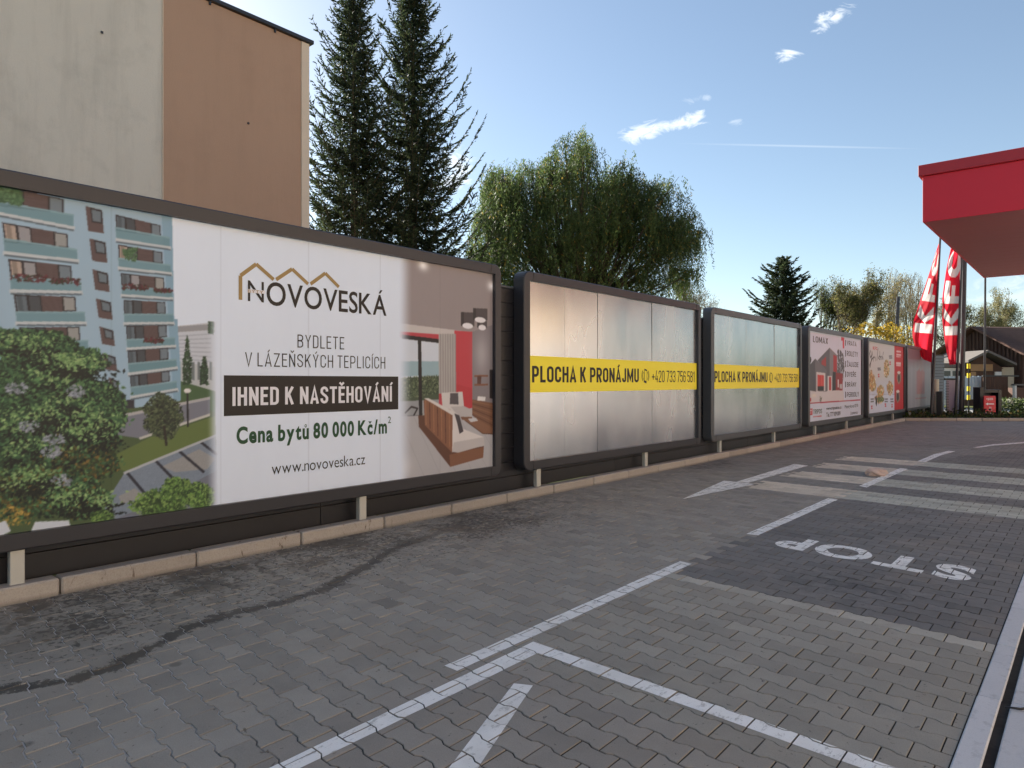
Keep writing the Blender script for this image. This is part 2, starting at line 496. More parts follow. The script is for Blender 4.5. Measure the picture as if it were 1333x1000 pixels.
PL, PW, PH, PX = 0.2, 0.0795, 0.143, 0.0635
def outline(g):
    """interlocking paver outline, shrunk by g on every side"""
    a, b, e = PL / 2 - g, PW - g, PX - g
    s = g * 0.35
    top = [(-a, b), (-.064 + s * 0 - 0, b), (-.036, e), (.036, e), (.064, b), (a, b)]
    bot = [(a, -b), (.064, -b), (.036, -e), (-.036, -e), (-.064, -b), (-a, -b)]
    return np.array(bot[::-1] + top[::-1])       # counter-clockwise from lower left
OUT0, OUT1 = outline(.0034), outline(.0056)
NR = 12
CONVEX = [(0, 1, 2, 9, 10, 11), (2, 3, 8, 9), (3, 4, 5, 6, 7, 8)]
def paver_arrays(dx0=0):
    V = np.concatenate([np.c_[OUT1, np.full(NR, 0.0)], np.c_[OUT0, np.full(NR, -.0022)], np.c_[OUT0, np.full(NR, -.03)]])
    hexa = [(0, 1, 2, 9, 10, 11), (3, 4, 5, 6, 7, 8)]
    quads = [(2, 3, 8, 9)]
    for k in range(NR):
        k2 = (k + 1) % NR
        quads.append((NR + k, NR + k2, k2, k)); quads.append((2 * NR + k, 2 * NR + k2, NR + k2, NR + k))
    return V, np.array(hexa), np.array(quads)
PV, PHX, PQ = paver_arrays()
PV[:, 1] -= .08 * PV[:, 0]

def line_x(y):
    """where the dashed lane line runs: it bends to the right beyond the crossing"""
    return np.interp(y, [0, 13.5, 15.5, 17, 18.5, 20, 22], [-2.64, -2.60, -2.5, -2.2, -1.6, -.6, 2.0])
rng = np.random.default_rng(7)
ROWY = 5.05
SK = .08                                   # the rows are laid slightly askew to the kerb
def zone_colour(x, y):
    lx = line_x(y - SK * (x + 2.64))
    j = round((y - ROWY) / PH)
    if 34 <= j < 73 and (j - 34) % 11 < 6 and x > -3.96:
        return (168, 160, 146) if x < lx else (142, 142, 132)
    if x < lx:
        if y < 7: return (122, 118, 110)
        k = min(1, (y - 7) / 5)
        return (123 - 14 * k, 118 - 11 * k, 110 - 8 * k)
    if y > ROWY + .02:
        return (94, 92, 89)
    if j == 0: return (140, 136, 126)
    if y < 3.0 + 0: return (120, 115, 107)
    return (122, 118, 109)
centres = []; cut = []
for j in range(2, 236):
    y = ROWY + PH * (j - 32)
    if y < -.1: continue
    off = .1 if j % 2 else 0.0
    for i in range(-30, 8):
        x = i * PL + off
        ye = kA[1] + (x - kA[0]) * (kB[1] - kA[1]) / (kB[0] - kA[0])
        if y - SK * (x + 2.64) < ye - .10:
            for (xa, xb) in ((-5.762, 9), (-9, -.458), (-.200, 9), (-9, .855)):
                if (x - .1 < xa < x + .1 or x - .1 < xb < x + .1): cut.append((x, y, xa, xb))
        if x - .1 < -5.762: continue
        if x + .1 > -.458 and x - .1 < -.200: continue       # the drain
        if x > .82: continue
        ye = kA[1] + (x - kA[0]) * (kB[1] - kA[1]) / (kB[0] - kA[0])
        if y - SK * (x + 2.64) > ye - .10: continue
        centres.append((x, y))
flat = np.array(centres)
centres = np.c_[flat[:, 0], flat[:, 1] - SK * (flat[:, 0] + 2.64)]
nP = len(centres)
tilt = rng.normal(0, .0045, (nP, 2)); dz_ = rng.normal(0, .0008, nP); rz_ = rng.normal(0, .004, nP)
tone = rng.normal(1, .07, nP) * np.where(rng.random(nP) < .05, .82, 1.0)
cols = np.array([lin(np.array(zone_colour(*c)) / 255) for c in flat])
def place(k, V):
    """vertices of paver k in the world"""
    x, y = V[:, 0], V[:, 1]
    c, s = math.cos(rz_[k]), math.sin(rz_[k])
    z = V[:, 2] + dz_[k] + tilt[k, 0] * x + tilt[k, 1] * y
    return np.c_[centres[k, 0] + c * x - s * y, centres[k, 1] + s * x + c * y, z]
# which are the largest in the photograph
tt = centres @ FW; rr = (centres @ RT) / np.maximum(tt, .01)
py_of = 497 + CAM_H * FPX / np.maximum(tt, .01)
inview = (tt > .3) & (np.abs(rr) < .76) & (py_of < 1018)
order = [k for k in np.argsort(tt) if inview[k]]
single = order[:300]
isin = np.zeros(nP, bool); isin[single] = True
variants = {}
for k in single:
    key = (tuple(np.round(cols[k], 4)), int(np.clip(round((tone[k] - 1) / .04), -3, 3)))
    if key not in variants:
        cc = np.array(key[0]) * (1 + .04 * key[1])
        variants[key] = mesh_np('paver', PV, [PHX, PQ], M['paver'], np.tile(cc, (len(PHX) + len(PQ), 1)))
    o = link_mesh('paver', variants[key], pavement, (centres[k, 0], centres[k, 1], dz_[k]))
    o.rotation_euler = (tilt[k, 1], -tilt[k, 0], rz_[k])
rest = np.where(~isin)[0]
AV = np.concatenate([place(k, PV) for k in rest])
offs = (np.arange(len(rest)) * len(PV))[:, None, None]
AH = (PHX[None] + offs).reshape(-1, 6); AQ = (PQ[None] + offs).reshape(-1, 4)
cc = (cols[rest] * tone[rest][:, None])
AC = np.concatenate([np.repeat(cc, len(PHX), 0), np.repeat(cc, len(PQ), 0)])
link_mesh('paving', mesh_np('paving', AV, [AH, AQ], M['paver'], AC), pavement, kind='stuff')

# pavers cut to fit along the kerb and the drain
V = []; F = []; cl = []
for (x, y, xa, xb) in cut:
    for cv in CONVEX:
        poly = [(OUT0[i, 0] + x, OUT0[i, 1] + y - SK * (x + 2.64) - SK * OUT0[i, 0]) for i in cv]
        if xa > -9: poly = [p for p in poly]; 
        def cx(poly, X, keep):
            out = []
            for i in range(len(poly)):
                p, q = poly[i], poly[(i + 1) % len(poly)]
                dp, dq = keep * (p[0] - X), keep * (q[0] - X)
                if dp >= 0: out.append(p)
                if (dp >= 0) != (dq >= 0):
                    t = dp / (dp - dq); out.append((p[0] + t * (q[0] - p[0]), p[1] + t * (q[1] - p[1])))
            return out
        if xa > -9: poly = cx(poly, xa, 1)
        if xb < 9 and len(poly) > 2: poly = cx(poly, xb, -1)
        if len(poly) < 3: continue
        n0 = len(V); m_ = len(poly)
        V += [(p[0], p[1], -.0008) for p in poly] + [(p[0], p[1], -.03) for p in poly]
        F.append(tuple(range(n0, n0 + m_))); c_ = lin(np.array(zone_colour(x, y)) / 255) * .97; cl.append(c_)
        for i in range(m_):
            F.append((n0 + i, n0 + m_ + i, n0 + m_ + (i + 1) % m_, n0 + (i + 1) % m_)); cl.append(c_)
me = bpy.data.meshes.new('cut_paving'); me.from_pydata(V, [], F)
at_ = me.attributes.new("col", 'FLOAT_COLOR', 'FACE'); at_.data.foreach_set("color", np.c_[np.array(cl), np.ones(len(cl))].astype(np.float32).ravel())
me.materials.append(M['paver']); me.update()
link_mesh('cut_paving', me, pavement, kind='stuff')

# ---- painted markings, laid on the pavers so that the joints stay open
def clip(poly, a, b):
    """keep the part of poly left of the edge a-b"""
    out = []
    ex, ey = b[0] - a[0], b[1] - a[1]
    n = len(poly)
    for i in range(n):
        p, q = poly[i], poly[(i + 1) % n]
        dp = ex * (p[1] - a[1]) - ey * (p[0] - a[0]); dq = ex * (q[1] - a[1]) - ey * (q[0] - a[0])
        if dp >= 0: out.append(p)
        if (dp >= 0) != (dq >= 0):
            t = dp / (dp - dq); out.append((p[0] + t * (q[0] - p[0]), p[1] + t * (q[1] - p[1])))
    return out
OUTP = outline(.0038)
OUTP[:, 1] -= .08 * OUTP[:, 0]
def marking(name, pieces, label, parent=pavement):
    """pieces: convex ground polygons; the paint is cut by the paver outlines"""
    V = []; F = []
    for pc in pieces:
        pc = [tuple(map(float, p)) for p in pc]
        ar = sum(pc[i][0] * pc[(i + 1) % len(pc)][1] - pc[(i + 1) % len(pc)][0] * pc[i][1] for i in range(len(pc)))
        if ar < 0: pc = pc[::-1]
        A = np.array(pc); lo, hi = A.min(0) - .11, A.max(0) + .11
        ks = np.where((centres[:, 0] > lo[0]) & (centres[:, 0] < hi[0]) & (centres[:, 1] > lo[1]) & (centres[:, 1] < hi[1]))[0]
        for k in ks:
            W = place(k, np.c_[OUTP, np.zeros(NR)])
            for cv in CONVEX:
                poly = [(W[i, 0], W[i, 1]) for i in cv]
                for i in range(len(pc)):
                    poly = clip(poly, pc[i], pc[(i + 1) % len(pc)])
                    if len(poly) < 3: break
                if len(poly) < 3: continue
                n0 = len(V)
                for (x, y) in poly:
                    lx, ly = x - centres[k, 0], y - centres[k, 1]
                    V.append((x, y, dz_[k] + tilt[k, 0] * lx + tilt[k, 1] * ly + .0014))
                F.append(tuple(range(n0, n0 + len(poly))))
    if not V: return None
    me = bpy.data.meshes.new(name); me.from_pydata(V, [], F); me.materials.append(M['paint']); me.update()
    return link_mesh(name, me, parent, label=label)
G = lambda *a: [ground(*q) for q in a]
marking('lane_line', [G((578.3, 867.1), (885.2, 730.7), (900.4, 734.3), (595, 873.9))], 'long white lane dash beside the parking box corner')
marking('lane_line', [G((971.6, 695.2), (1078.4, 648.5), (1090.8, 650.7), (987.2, 696.9))], 'white lane dash between the nearest crossing stripe and the lettering')
marking('lane_line', [G((1118.4, 632.5), (1171.7, 609.5), (1181.8, 610.7), (1128, 634.8))], 'white lane dash across the crossing stripes')
marking('lane_line', [G((1194.4, 600.6), (1215.4, 591.5), (1225, 592.9), (1204.9, 601.6)), G((1215.4, 591.5), (1234.6, 587), (1244, 587.6), (1225, 592.9))], 'short bent white lane dash just beyond the crossing')
up = [(1266, 582.7), (1292.3, 578.4), (1333, 575.4), (1372, 574.0)]; dn = [(1275, 583), (1292.3, 580.3), (1333, 577.2), (1372, 575.8)]
marking('lane_line', [G(up[i], up[i + 1], dn[i + 1], dn[i]) for i in range(3)], 'curved white lane dash farthest away')
marking('box_line', [G((340, 1005.5), (694, 835.8), (700.4, 850.6), (363, 1014)), G((694, 835.8), (1188, 1007), (1140, 1007), (700.4, 850.6))], 'white right-angled line of the parking box')
marking('diagonal_line', [G((669, 889.9), (693.6, 892.6), (621, 1002), (584.3, 1000), )], 'white slanting stroke inside the parking box')
marking('arrow_marking', [G((1034, 604.2), (1052.5, 606.2), (974, 628.7), (958.5, 627.3)), G((943.8, 625.2), (958.5, 627.3), (974, 628.7), (984.9, 630), (888.3, 649.9))], 'white straight-ahead arrow pointing towards the viewer')

# STOP, read from the far side
def glyph_polys(pts, tris):
    return [[pts[i] for i in t] for t in tris]
# ------------------------------------------------------------------ lettering
_glyphs = {}
_fobj = None
def glyph(ch, weight):
    """flat triangles of one letter, cap height 1"""
    global _fobj
    key = (ch, weight)
    if key in _glyphs: return _glyphs[key]
    cu = bpy.data.curves.new('glyph', 'FONT'); cu.body = ch; cu.size = 1.0; cu.offset = weight
    cu.resolution_u = 5
    ob = bpy.data.objects.new('glyph', cu); ROOT.objects.link(ob)
    bpy.context.view_layer.update()
    dg = bpy.context.evaluated_depsgraph_get()
    me = ob.evaluated_get(dg).to_mesh()
    V = np.array([v.co[:2] for v in me.vertices]).reshape(-1, 2)
    me.calc_loop_triangles()
    T = np.array([list(t.vertices) for t in me.loop_triangles]).reshape(-1, 3)
    ob.evaluated_get(dg).to_mesh_clear()
    ROOT.objects.unlink(ob); bpy.data.objects.remove(ob); bpy.data.curves.remove(cu)
    _glyphs[key] = (V, T)
    return V, T
CAP = None
ACC = {'Á': ('A', 'a'), 'Í': ('I', 'a'), 'Ý': ('Y', 'a'), 'É': ('E', 'a'), 'Ě': ('E', 'c'), 'Ň': ('N', 'c'), 'Ř': ('R', 'c'), 'Ž': ('Z', 'c'), 'Š': ('S', 'c'),
       'ů': ('u', 'r'), 'č': ('c', 'c'), 'á': ('a', 'a'), 'é': ('e', 'a'), 'í': ('i', 'a')}
def text_arrays(s, weight=0.0, track=.10):
    """verts (n,2), tris; cap height normalised to 1, starting at x = 0"""
    H0 = glyph('H', 0.0)[0][:, 1].max()
    V = []; T = []; n = 0; x = 0.0
    for ch in s:
        if ch == ' ':
            x += .36; continue
        base, acc = ACC.get(ch, (ch, None))
        g, t = glyph(base, weight)
        if not len(g): continue
        g = g / H0
        x0 = g[:, 0].min()
        gg = g - [x0, 0]
        w = gg[:, 0].max()
        if ch == 'J': x -= .10
        V.append(gg + [x, 0]); T.append(t + n); n += len(gg)
        if acc:
            hh = gg[:, 1].max(); cx = x + w / 2; k = .06 + weight * .8
            if acc == 'a': q = [(cx - .02 - k, hh + .07), (cx - .02 + k, hh + .07), (cx + .14 + k, hh + .25), (cx + .10 - k * .6, hh + .25)]; tt_ = [(0, 1, 2), (0, 2, 3)]
            elif acc == 'c': q = [(cx - .2, hh + .24), (cx - .2 + 2 * k * .8, hh + .24), (cx, hh + .15), (cx + .2 - 2 * k * .8, hh + .24), (cx + .2, hh + .24), (cx + k * .6, hh + .06), (cx - k * .6, hh + .06)]; tt_ = [(0, 6, 1), (1, 6, 2), (2, 6, 5), (2, 5, 3), (3, 5, 4)]
            else:
                q = []; tt_ = []
                for i in range(12):
                    a = 2 * math.pi * i / 12
                    q += [(cx + .12 * math.cos(a), hh + .17 + .12 * math.sin(a)), (cx + .06 * math.cos(a), hh + .17 + .06 * math.sin(a))]
                    j = (i + 1) % 12
                    tt_ += [(2 * i, 2 * j, 2 * j + 1), (2 * i, 2 * j + 1, 2 * i + 1)]
            V.append(np.array(q)); T.append(np.array(tt_) + n); n += len(q)
        x += w + track
    return np.concatenate(V), np.concatenate(T), x - track
def text_on(name, s, X, y0, y1, zb, cap, mat, parent, weight=0.0, track=.10, slant=0.0):
    """lettering on the upright plane x = X between y0 and y1"""
    V, T, w = text_arrays(s, weight, track)
    y = y0 + V[:, 0] / w * (y1 - y0) + V[:, 1] * cap * slant
    W = np.c_[np.full(len(V), X), y, zb + V[:, 1] * cap]
    return link_mesh(name, mesh_np(name, W, T, mat), parent)

# a plain condensed sign-writer's alphabet drawn with even strokes
def _arc(cx, cy, rx, ry, a0, a1, n=7):
    return [(cx + rx * math.cos(math.radians(a0 + (a1 - a0) * i / n)), cy + ry * math.sin(math.radians(a0 + (a1 - a0) * i / n))) for i in range(n + 1)]
def strokes_of(ch, W, t):
    L, R_, B, T = t / 2, W - t / 2, t / 2, 1 - t / 2
    r = min((R_ - L) / 2, .24); m_ = (L + R_) / 2
    tr = lambda x1=R_, y1=T: _arc(x1 - r, y1 - r, r, r, 90, 0); br = lambda x1=R_, y0=B: _arc(x1 - r, y0 + r, r, r, 0, -90)
    bl = lambda: _arc(L + r, B + r, r, r, 270, 180); tl = lambda: _arc(L + r, T - r, r, r, 180, 90)
    tr_ccw = lambda: _arc(R_ - r, T - r, r, r, 0, 90); tl_ccw = lambda: _arc(L + r, T - r, r, r, 90, 180); bl_ccw = lambda: _arc(L + r, B + r, r, r, 180, 270); br_ccw = lambda: _arc(R_ - r, B + r, r, r, 270, 360)
    loop = tr() + br() + bl() + tl(); loop = loop + loop[:1]
    q = min(.125, (R_ - L) / 2)
    def bowl(y0, y1, x0=L):
        k = min(r, (y1 - y0) / 2)
        return [(x0, y1)] + _arc(R_ - k, y1 - k, k, k, 90, 0, 5) + _arc(R_ - k, y0 + k, k, k, 0, -90, 5) + [(x0, y0)]
    S_ = {'O': [loop], '0': [loop], 'I': [[(t / 2, 0), (t / 2, 1)]], 'L': [[(L, 1), (L, 0)], [(t, B), (W, B)]],
        'E': [[(L, 1), (L, 0)], [(t, B), (W, B)], [(t, T), (W, T)], [(t, .52), (W * .9, .52)]], 'F': [[(L, 1), (L, 0)], [(t, T), (W, T)], [(t, .50), (W * .9, .50)]],
        'H': [[(L, 1), (L, 0)], [(R_, 1), (R_, 0)], [(t, .52), (W - t, .52)]], 'T': [[(0, T), (W, T)], [(m_, 1 - t), (m_, 0)]],
        'N': [[(L, 1), (L, 0)], [(R_, 1), (R_, 0)], [(L, 1 - t * .5), (R_, t * .5)]], 'M': [[(L, 1), (L, 0)], [(R_, 1), (R_, 0)], [(L, 1 - t * .4), (m_, .22), (R_, 1 - t * .4)]],
        'A': [[(L * .9, 0), (m_, 1.0 - t * .3), (W - L * .9, 0)], [(W * .22, .27), (W * .78, .27)]], 'V': [[(L * .9, 1), (m_, t * .3), (W - L * .9, 1)]],
        'K': [[(L, 1), (L, 0)], [(R_, 1), (L + t * .3, .42)], [(W * .42, .58), (R_, 0)]], 'Y': [[(L, 1), (m_, .45), (R_, 1)], [(m_, .47), (m_, 0)]], 'X': [[(L, 0), (R_, 1)], [(L, 1), (R_, 0)]],
        'Z': [[(0, T), (R_ - t * .1, T), (L + t * .1, B), (W, B)]], '7': [[(0, T), (R_, T), (W * .35, 0)]],
        'D': [[(L, B), (L, T)] + tr()[0:] + br() + [(L, B)]], 'P': [[(L, 0), (L, 1)], bowl(.42, T)], 'R': [[(L, 0), (L, 1)], bowl(.46, T), [(W * .45, .46), (R_, 0)]],
        'B': [[(L, 0), (L, 1)], bowl(B, .52), bowl(.54, T)], 'U': [[(L, 1)] + bl_ccw() + br_ccw() + [(R_, 1)]], 'J': [[(R_, 1)] + br() + bl() + [(L, .30)]],
        'C': [[(R_, .66)] + tr_ccw() + tl_ccw() + bl_ccw() + br_ccw() + [(R_, .34)]],
        'S': [[(R_, .70)] + tr_ccw() + tl_ccw() + [(L, .66), (L + .25 * (R_ - L), .56), (R_ - .25 * (R_ - L), .44), (R_, .34)] + br() + bl() + [(L, .30)]],
        '1': [[(W * .62, 0), (W * .62, 1)], [(W * .62, .93), (W * .18, .80)]], '2': [[(L, .70)] + tl() + tr() + [(R_, .62), (L, B + t * .3), (L + .02, B), (W, B)]],
        '3': [[(L, .76)] + tl() + _arc(R_ - q, T - q, q, q, 90, 0, 4) + _arc(R_ - q, .52 + q, q, q, 0, -90, 4) + [(W * .4, .52)], [(W * .45, .515)] + _arc(R_ - q, .51 - q, q, q, 90, 0, 4) + br() + bl() + [(L, .26)]],
        '4': [[(W * .55, 1), (L, .27), (W, .27)], [(W * .72, .55), (W * .72, 0)]], '5': [[(W * .95, T), (L, T), (L, .54), (m_, .60)] + _arc(R_ - q, .60 - q, q, q, 90, 0, 4) + br() + bl() + [(L, .27)]],
        '6': [[(R_, .74)] + tr_ccw() + tl_ccw() + bl_ccw() + br_ccw() + _arc(R_ - q, .57 - q, q, q, 0, 90, 4) + [(L, .52)]],
        '8': [bowl(B, .52) + _arc(L + q, B + q, q, q, 270, 180, 4) + _arc(L + q, .52 - q, q, q, 180, 90, 4), bowl(.54, T) + _arc(L + q, .54 + q, q, q, 270, 180, 4) + _arc(L + q, T - q, q, q, 180, 90, 4)],
        '+': [[(0, .45), (W, .45)], [(W / 2, .68), (W / 2, .22)]], '.': [[(t / 2, 0), (t / 2, t)]], '/': [[(0, -.05), (W, 1.05)]]}
    return S_.get(ch, [loop])
def strip(pts, t):
    """a mitred ribbon along a polyline"""
    P = [np.array(pts[0], float)]
    for p in pts[1:]:
        if np.linalg.norm(np.array(p) - P[-1]) > 1e-4: P.append(np.array(p, float))
    P = np.array(P); closed = np.linalg.norm(P[0] - P[-1]) < 1e-3
    n = len(P); out = []
    for i in range(n):
        a = P[i] - P[i - 1] if i > 0 else (P[0] - P[-2] if closed else None)
        b = P[i + 1] - P[i] if i < n - 1 else (P[1] - P[0] if closed else None)
        na = None if a is None else np.array([-a[1], a[0]]) / np.linalg.norm(a)
        nb = None if b is None else np.array([-b[1], b[0]]) / np.linalg.norm(b)
        if na is None: m_ = nb
        elif nb is None: m_ = na
        else:
            m_ = na + nb; L = np.linalg.norm(m_)
            m_ = nb if L < .2 else m_ / L / max(.45, float(np.dot(m_ / L, na)))
        out += [P[i] + m_ * t / 2, P[i] - m_ * t / 2]
    return np.array(out), np.array([(2 * i + 1, 2 * i + 3, 2 * i + 2, 2 * i) for i in range(n - 1)])
def sign_writing(name, s, X, y0, y1, zb, cap, mat, W=.46, t=.13, track=.10):
    WD = {'I': None, 'M': 1.32, 'A': 1.1, 'V': 1.08, 'K': 1.05, 'E': .86, 'F': .84, 'L': .82, '1': .7, 'J': .85, 'T': .95, 'N': 1.04, 'O': 1.04, 'Y': 1.05, '.': None}
    V = []; F = []; n = 0; x = 0.0; lay = 0
    for ch in s:
        if ch == ' ': x += .24; continue
        base, acc = ACC.get(ch, (ch, None))
        w = t if WD.get(base, 1) is None else W * WD.get(base, 1.0)
        st = list(strokes_of(base, w, t)); c = w / 2
        if acc == 'a': st.append([(c - .04, 1.06), (c + .10, 1.24)])
        elif acc == 'c': st.append([(c - .13, 1.24), (c, 1.10), (c + .13, 1.24)])
        for k, p in enumerate(st):
            v, f = strip(p, t if k < len(strokes_of(base, w, t)) else t * .8)
            V.append(np.c_[np.full(len(v), (k % 4) * .00025), v[:, 0] + x, v[:, 1]]); F.append(f + n); n += len(v)
        x += w + track
    V = np.concatenate(V); tot = x - track
    W3 = np.c_[X + V[:, 0], y0 + V[:, 1] / tot * (y1 - y0), zb + V[:, 2] * cap]
    return link_mesh(name, mesh_np(name, W3, np.concatenate(F), mat))

# STOP on the ground
V, T, w = text_arrays('STOP', .042, .12)
def stop_point(q, w):
    """the word runs towards -x with its top nearest the camera"""
    x = -.755 - (q[0] / w) * 1.61
    return (x, 6.94 - .15 * (x + 1.5) - q[1] * .45)
STOP_PIECES = [[stop_point(V[i], w) for i in t] for t in T]
marking('stop_lettering', STOP_PIECES, 'white STOP lettering, upside down from here')
# ------------------------------------------------------------------ kerbs and drain
kerb = link_mesh('kerb', MB().box((-5.909, 0.0, -.05), (-5.765, 30.7, .0)).mesh('kerb', M['kerb']), kind='structure')
kst = MB().box((-.075, -.494, -.04), (.075, .494, .12), .012).mesh('kerb_stone', M['kerb'])
for k in range(31):
    o = link_mesh('kerb_stone', kst, kerb, (-5.837 + rng.normal(0, .002), .12 + k * 1.0 + .1, rng.normal(0, .002)))
    o.rotation_euler = (0, rng.normal(0, .006), rng.normal(0, .002))
fk = link_mesh('street_kerb', MB().box((-.07, -.07, -.05), (.07, .07, .0)).mesh('street_kerb', M['kerb']), loc=(kA[0], kA[1], 0), kind='structure')
dv = np.array(kB) - np.array(kA); dl = np.linalg.norm(dv); dv /= dl; fa = math.atan2(dv[1], dv[0])
fst = MB().box((-.492, -.075, -.04), (.492, .075, .12), .012).mesh('kerb_stone', M['kerb'])
for k in range(18):
    o = link_mesh('kerb_stone', fst, fk, (dv[0] * (k + .5) - dv[1] * .075, dv[1] * (k + .5) + dv[0] * .075, .0))
    o.rotation_euler = (0, 0, fa)
drain = link_mesh('drain_channel', MB().box((-.452, -2, -.12), (-.19, 34, -.10)).mesh('drain_channel', M['black']), kind='structure')
da = MB().box((-.452, -.432, -.1), (-.355, .432, .004), .006).mesh('drain_kerb', M['drain'])
db = MB().box((-.315, -.432, -.1), (-.205, .432, .002), .006).mesh('drain_kerb', M['drain'])
dw = MB().box((-.355, -.018, -.1), (-.315, .018, -.012), .004).mesh('drain_bridge', M['drain'])
for k in range(38):
    y = 4.095 - .433 + (k - 5) * .868
    link_mesh('drain_kerb', da, drain, (rng.normal(0, .001), y, rng.normal(0, .001)))
    link_mesh('drain_kerb', db, drain, (rng.normal(0, .001), y + .01, rng.normal(0, .001)))
    link_mesh('drain_bridge', dw, drain, (0, y - .433, 0))

# ------------------------------------------------------------------ fence of dark boards behind the billboards
fence = empty('board_fence', (-5.99, 18.0, 0), label='long dark horizontal board fence running behind all the billboards', category='fence')
def in_fence(o): o.location = tuple(np.array(o.location) - np.array((-5.99, 18.0, 0))); return o
zs = [.10 + i * .192 for i in range(14)]
ys = np.linspace(-1.5, 37.5, 8)
bm_ = {}
for i, z in enumerate(zs):
    for k in range(7):
        L = ys[1] - ys[0] - .006
        if 'b' not in bm_:
            bm_['b'] = MB().box((-.02, -L / 2, .002), (.02, L / 2, .190), .003).mesh('board', M['board'])
        o = link_mesh('board', bm_['b'], fence, (rng.normal(0, .0012), (ys[k] + ys[k + 1]) / 2 - 18.0, z))
box_obj('backing_sheet', (-.035, -19.45, .10), (-.022, 19.45, 2.786), M['board'], fence)
box_obj('cap_rail', (-.035, -19.5, 2.79), (.03, 19.5, 2.82), M['frame_light'], fence, .004)
for k in range(8):
    box_obj('post', (-.10, ys[k] - 18.03, -.06), (-.037, ys[k] - 17.97, 2.785), M['pole'], fence, .004)

# ------------------------------------------------------------------ billboards
XP = -5.82
Z0, Z1 = .485, 2.905
def rounded_ring(y0, y1, z0, z1, R, n=6):
    pts = []
    for (cy, cz, a0) in ((y1 - R, z1 - R, 0), (y0 + R, z1 - R, 90), (y0 + R, z0 + R, 180), (y1 - R, z0 + R, 270)):
        for i in range(n + 1):
            a = math.radians(a0 + 90 * i / n)
            pts.append((cy + R * math.cos(a), cz + R * math.sin(a)))
    return pts
def frame_mesh(y0, y1, z0, z1, wd=.125, mat=None, R=.12):
    """picture frame: rounded outside, square inside, from the fence to just before the poster"""
    n = 6
    o1 = rounded_ring(y0 - wd, y1 + wd, z0 - wd, z1 + wd, R, n)
    o2 = rounded_ring(y0 - wd + .012, y1 + wd - .012, z0 - wd + .012, z1 + wd - .012, R - .012, n)
    inner = []
    for (y, z) in ((y1, z1), (y0, z1), (y0, z0), (y1, z0)): inner += [(y, z)] * (n + 1)
    rings = [(-5.955, o1), (-5.782, o1), (-5.77, o2), (-5.768, inner), (-5.825, inner)]
    V = []; F = []; N = len(o1)
    for x, r in rings: V += [(x, p[0], p[1]) for p in r]
    for a in range(len(rings) - 1):
        for k in range(N):
            k2 = (k + 1) % N
            f = [a * N + k, a * N + k2, (a + 1) * N + k2, (a + 1) * N + k]
            if a == 2 and k % (n + 1) != n: f = [a * N + k, a * N + k2, (a + 1) * N + k]
            if a == 3 and k % (n + 1) != n: continue
            F.append(f)
    me = bpy.data.meshes.new('frame'); me.from_pydata(V, [], F); me.materials.append(mat); me.update()
    import bmesh
    b = bmesh.new(); b.from_mesh(me); bmesh.ops.remove_doubles(b, verts=b.verts, dist=1e-5); bmesh.ops.recalc_face_normals(b, faces=b.faces); b.to_mesh(me); b.free()
    return me
BILL = [(1.21, 6.495), (7.19, 12.29), (13.0, 18.2), (18.97, 24.3), (25.15, 30.7), (31.35, 36.6)]
BL = ['first and nearest billboard, advertising flats with a blue apartment block and a living room',
      'second billboard, bare galvanised panels under a yellow for-rent band, next to the apartment advert',
      'third billboard, bare grey panels under a yellow for-rent band, next to the house advert',
      'fourth billboard, white advert with a grey and red house and a list of door products',
      'fifth billboard, pale food advert with dark script and a red right edge',
      'sixth and farthest billboard, grey face with thin red stripes, behind the flags']
boards = []
LEGY = [[1.47, 4.48], [7.44, 10.39], [13.41, 16.49], [19.6, 22.7], [25.85, 28.98], [32.0, 35.1]]
leg_me = MB().box((-.03, -.045, .118), (.03, .045, .37), .004).mesh('leg', M['alu'])
for i, (a, b) in enumerate(BILL):
    e = empty('billboard', (-5.9, (a + b) / 2, 0), label=BL[i], category='billboard', group='billboards along the board fence')
    e['_y'] = (a + b) / 2
    me = frame_mesh(a - (a + b) / 2, b - (a + b) / 2, Z0, Z1, .12, M['frame'] if i < 2 else M['frame_light'])
    o = link_mesh('frame', me, e); o.location = (5.9, 0, 0)
    ya, yb = a - (a + b) / 2 - .121, b - (a + b) / 2 + .121
    for (yy, sgn) in ((ya, 1), (yb, -1)):          # joints of the corner pieces and their screws
        for zz in (Z0 + .10, Z1 - .10):
            box_obj('corner_joint', (5.9 - 5.7705, min(yy + sgn * .012, yy + sgn * .12), zz - .002), (5.9 - 5.7655, max(yy + sgn * .012, yy + sgn * .12), zz + .002), M['black'], e)
        for zz in (Z0 - .06, Z1 + .06):
            yc = yy + sgn * .20
            box_obj('corner_joint', (5.9 - 5.7705, yc - .002, zz - .05), (5.9 - 5.7655, yc + .002, zz + .05), M['black'], e)
    bp = box_obj('back_panel', (5.9 - 5.95, a - (a + b) / 2 + .01, Z0 - .02), (5.9 - 5.83, b - (a + b) / 2 - .01, Z1 + .02), M['board'], e)
    for y in LEGY[i]:
        link_mesh('leg', leg_me, e, (5.9 - 5.845, y - (a + b) / 2, 0))
    del e['_y']
    boards.append((e, (a + b) / 2))
def child(o, i):
    """put a part given in world coordinates under billboard i"""
    e, ym = boards[i]
    o.parent = e
    o.location = (o.location[0] + 5.9, o.location[1] - ym, o.location[2])
    return o

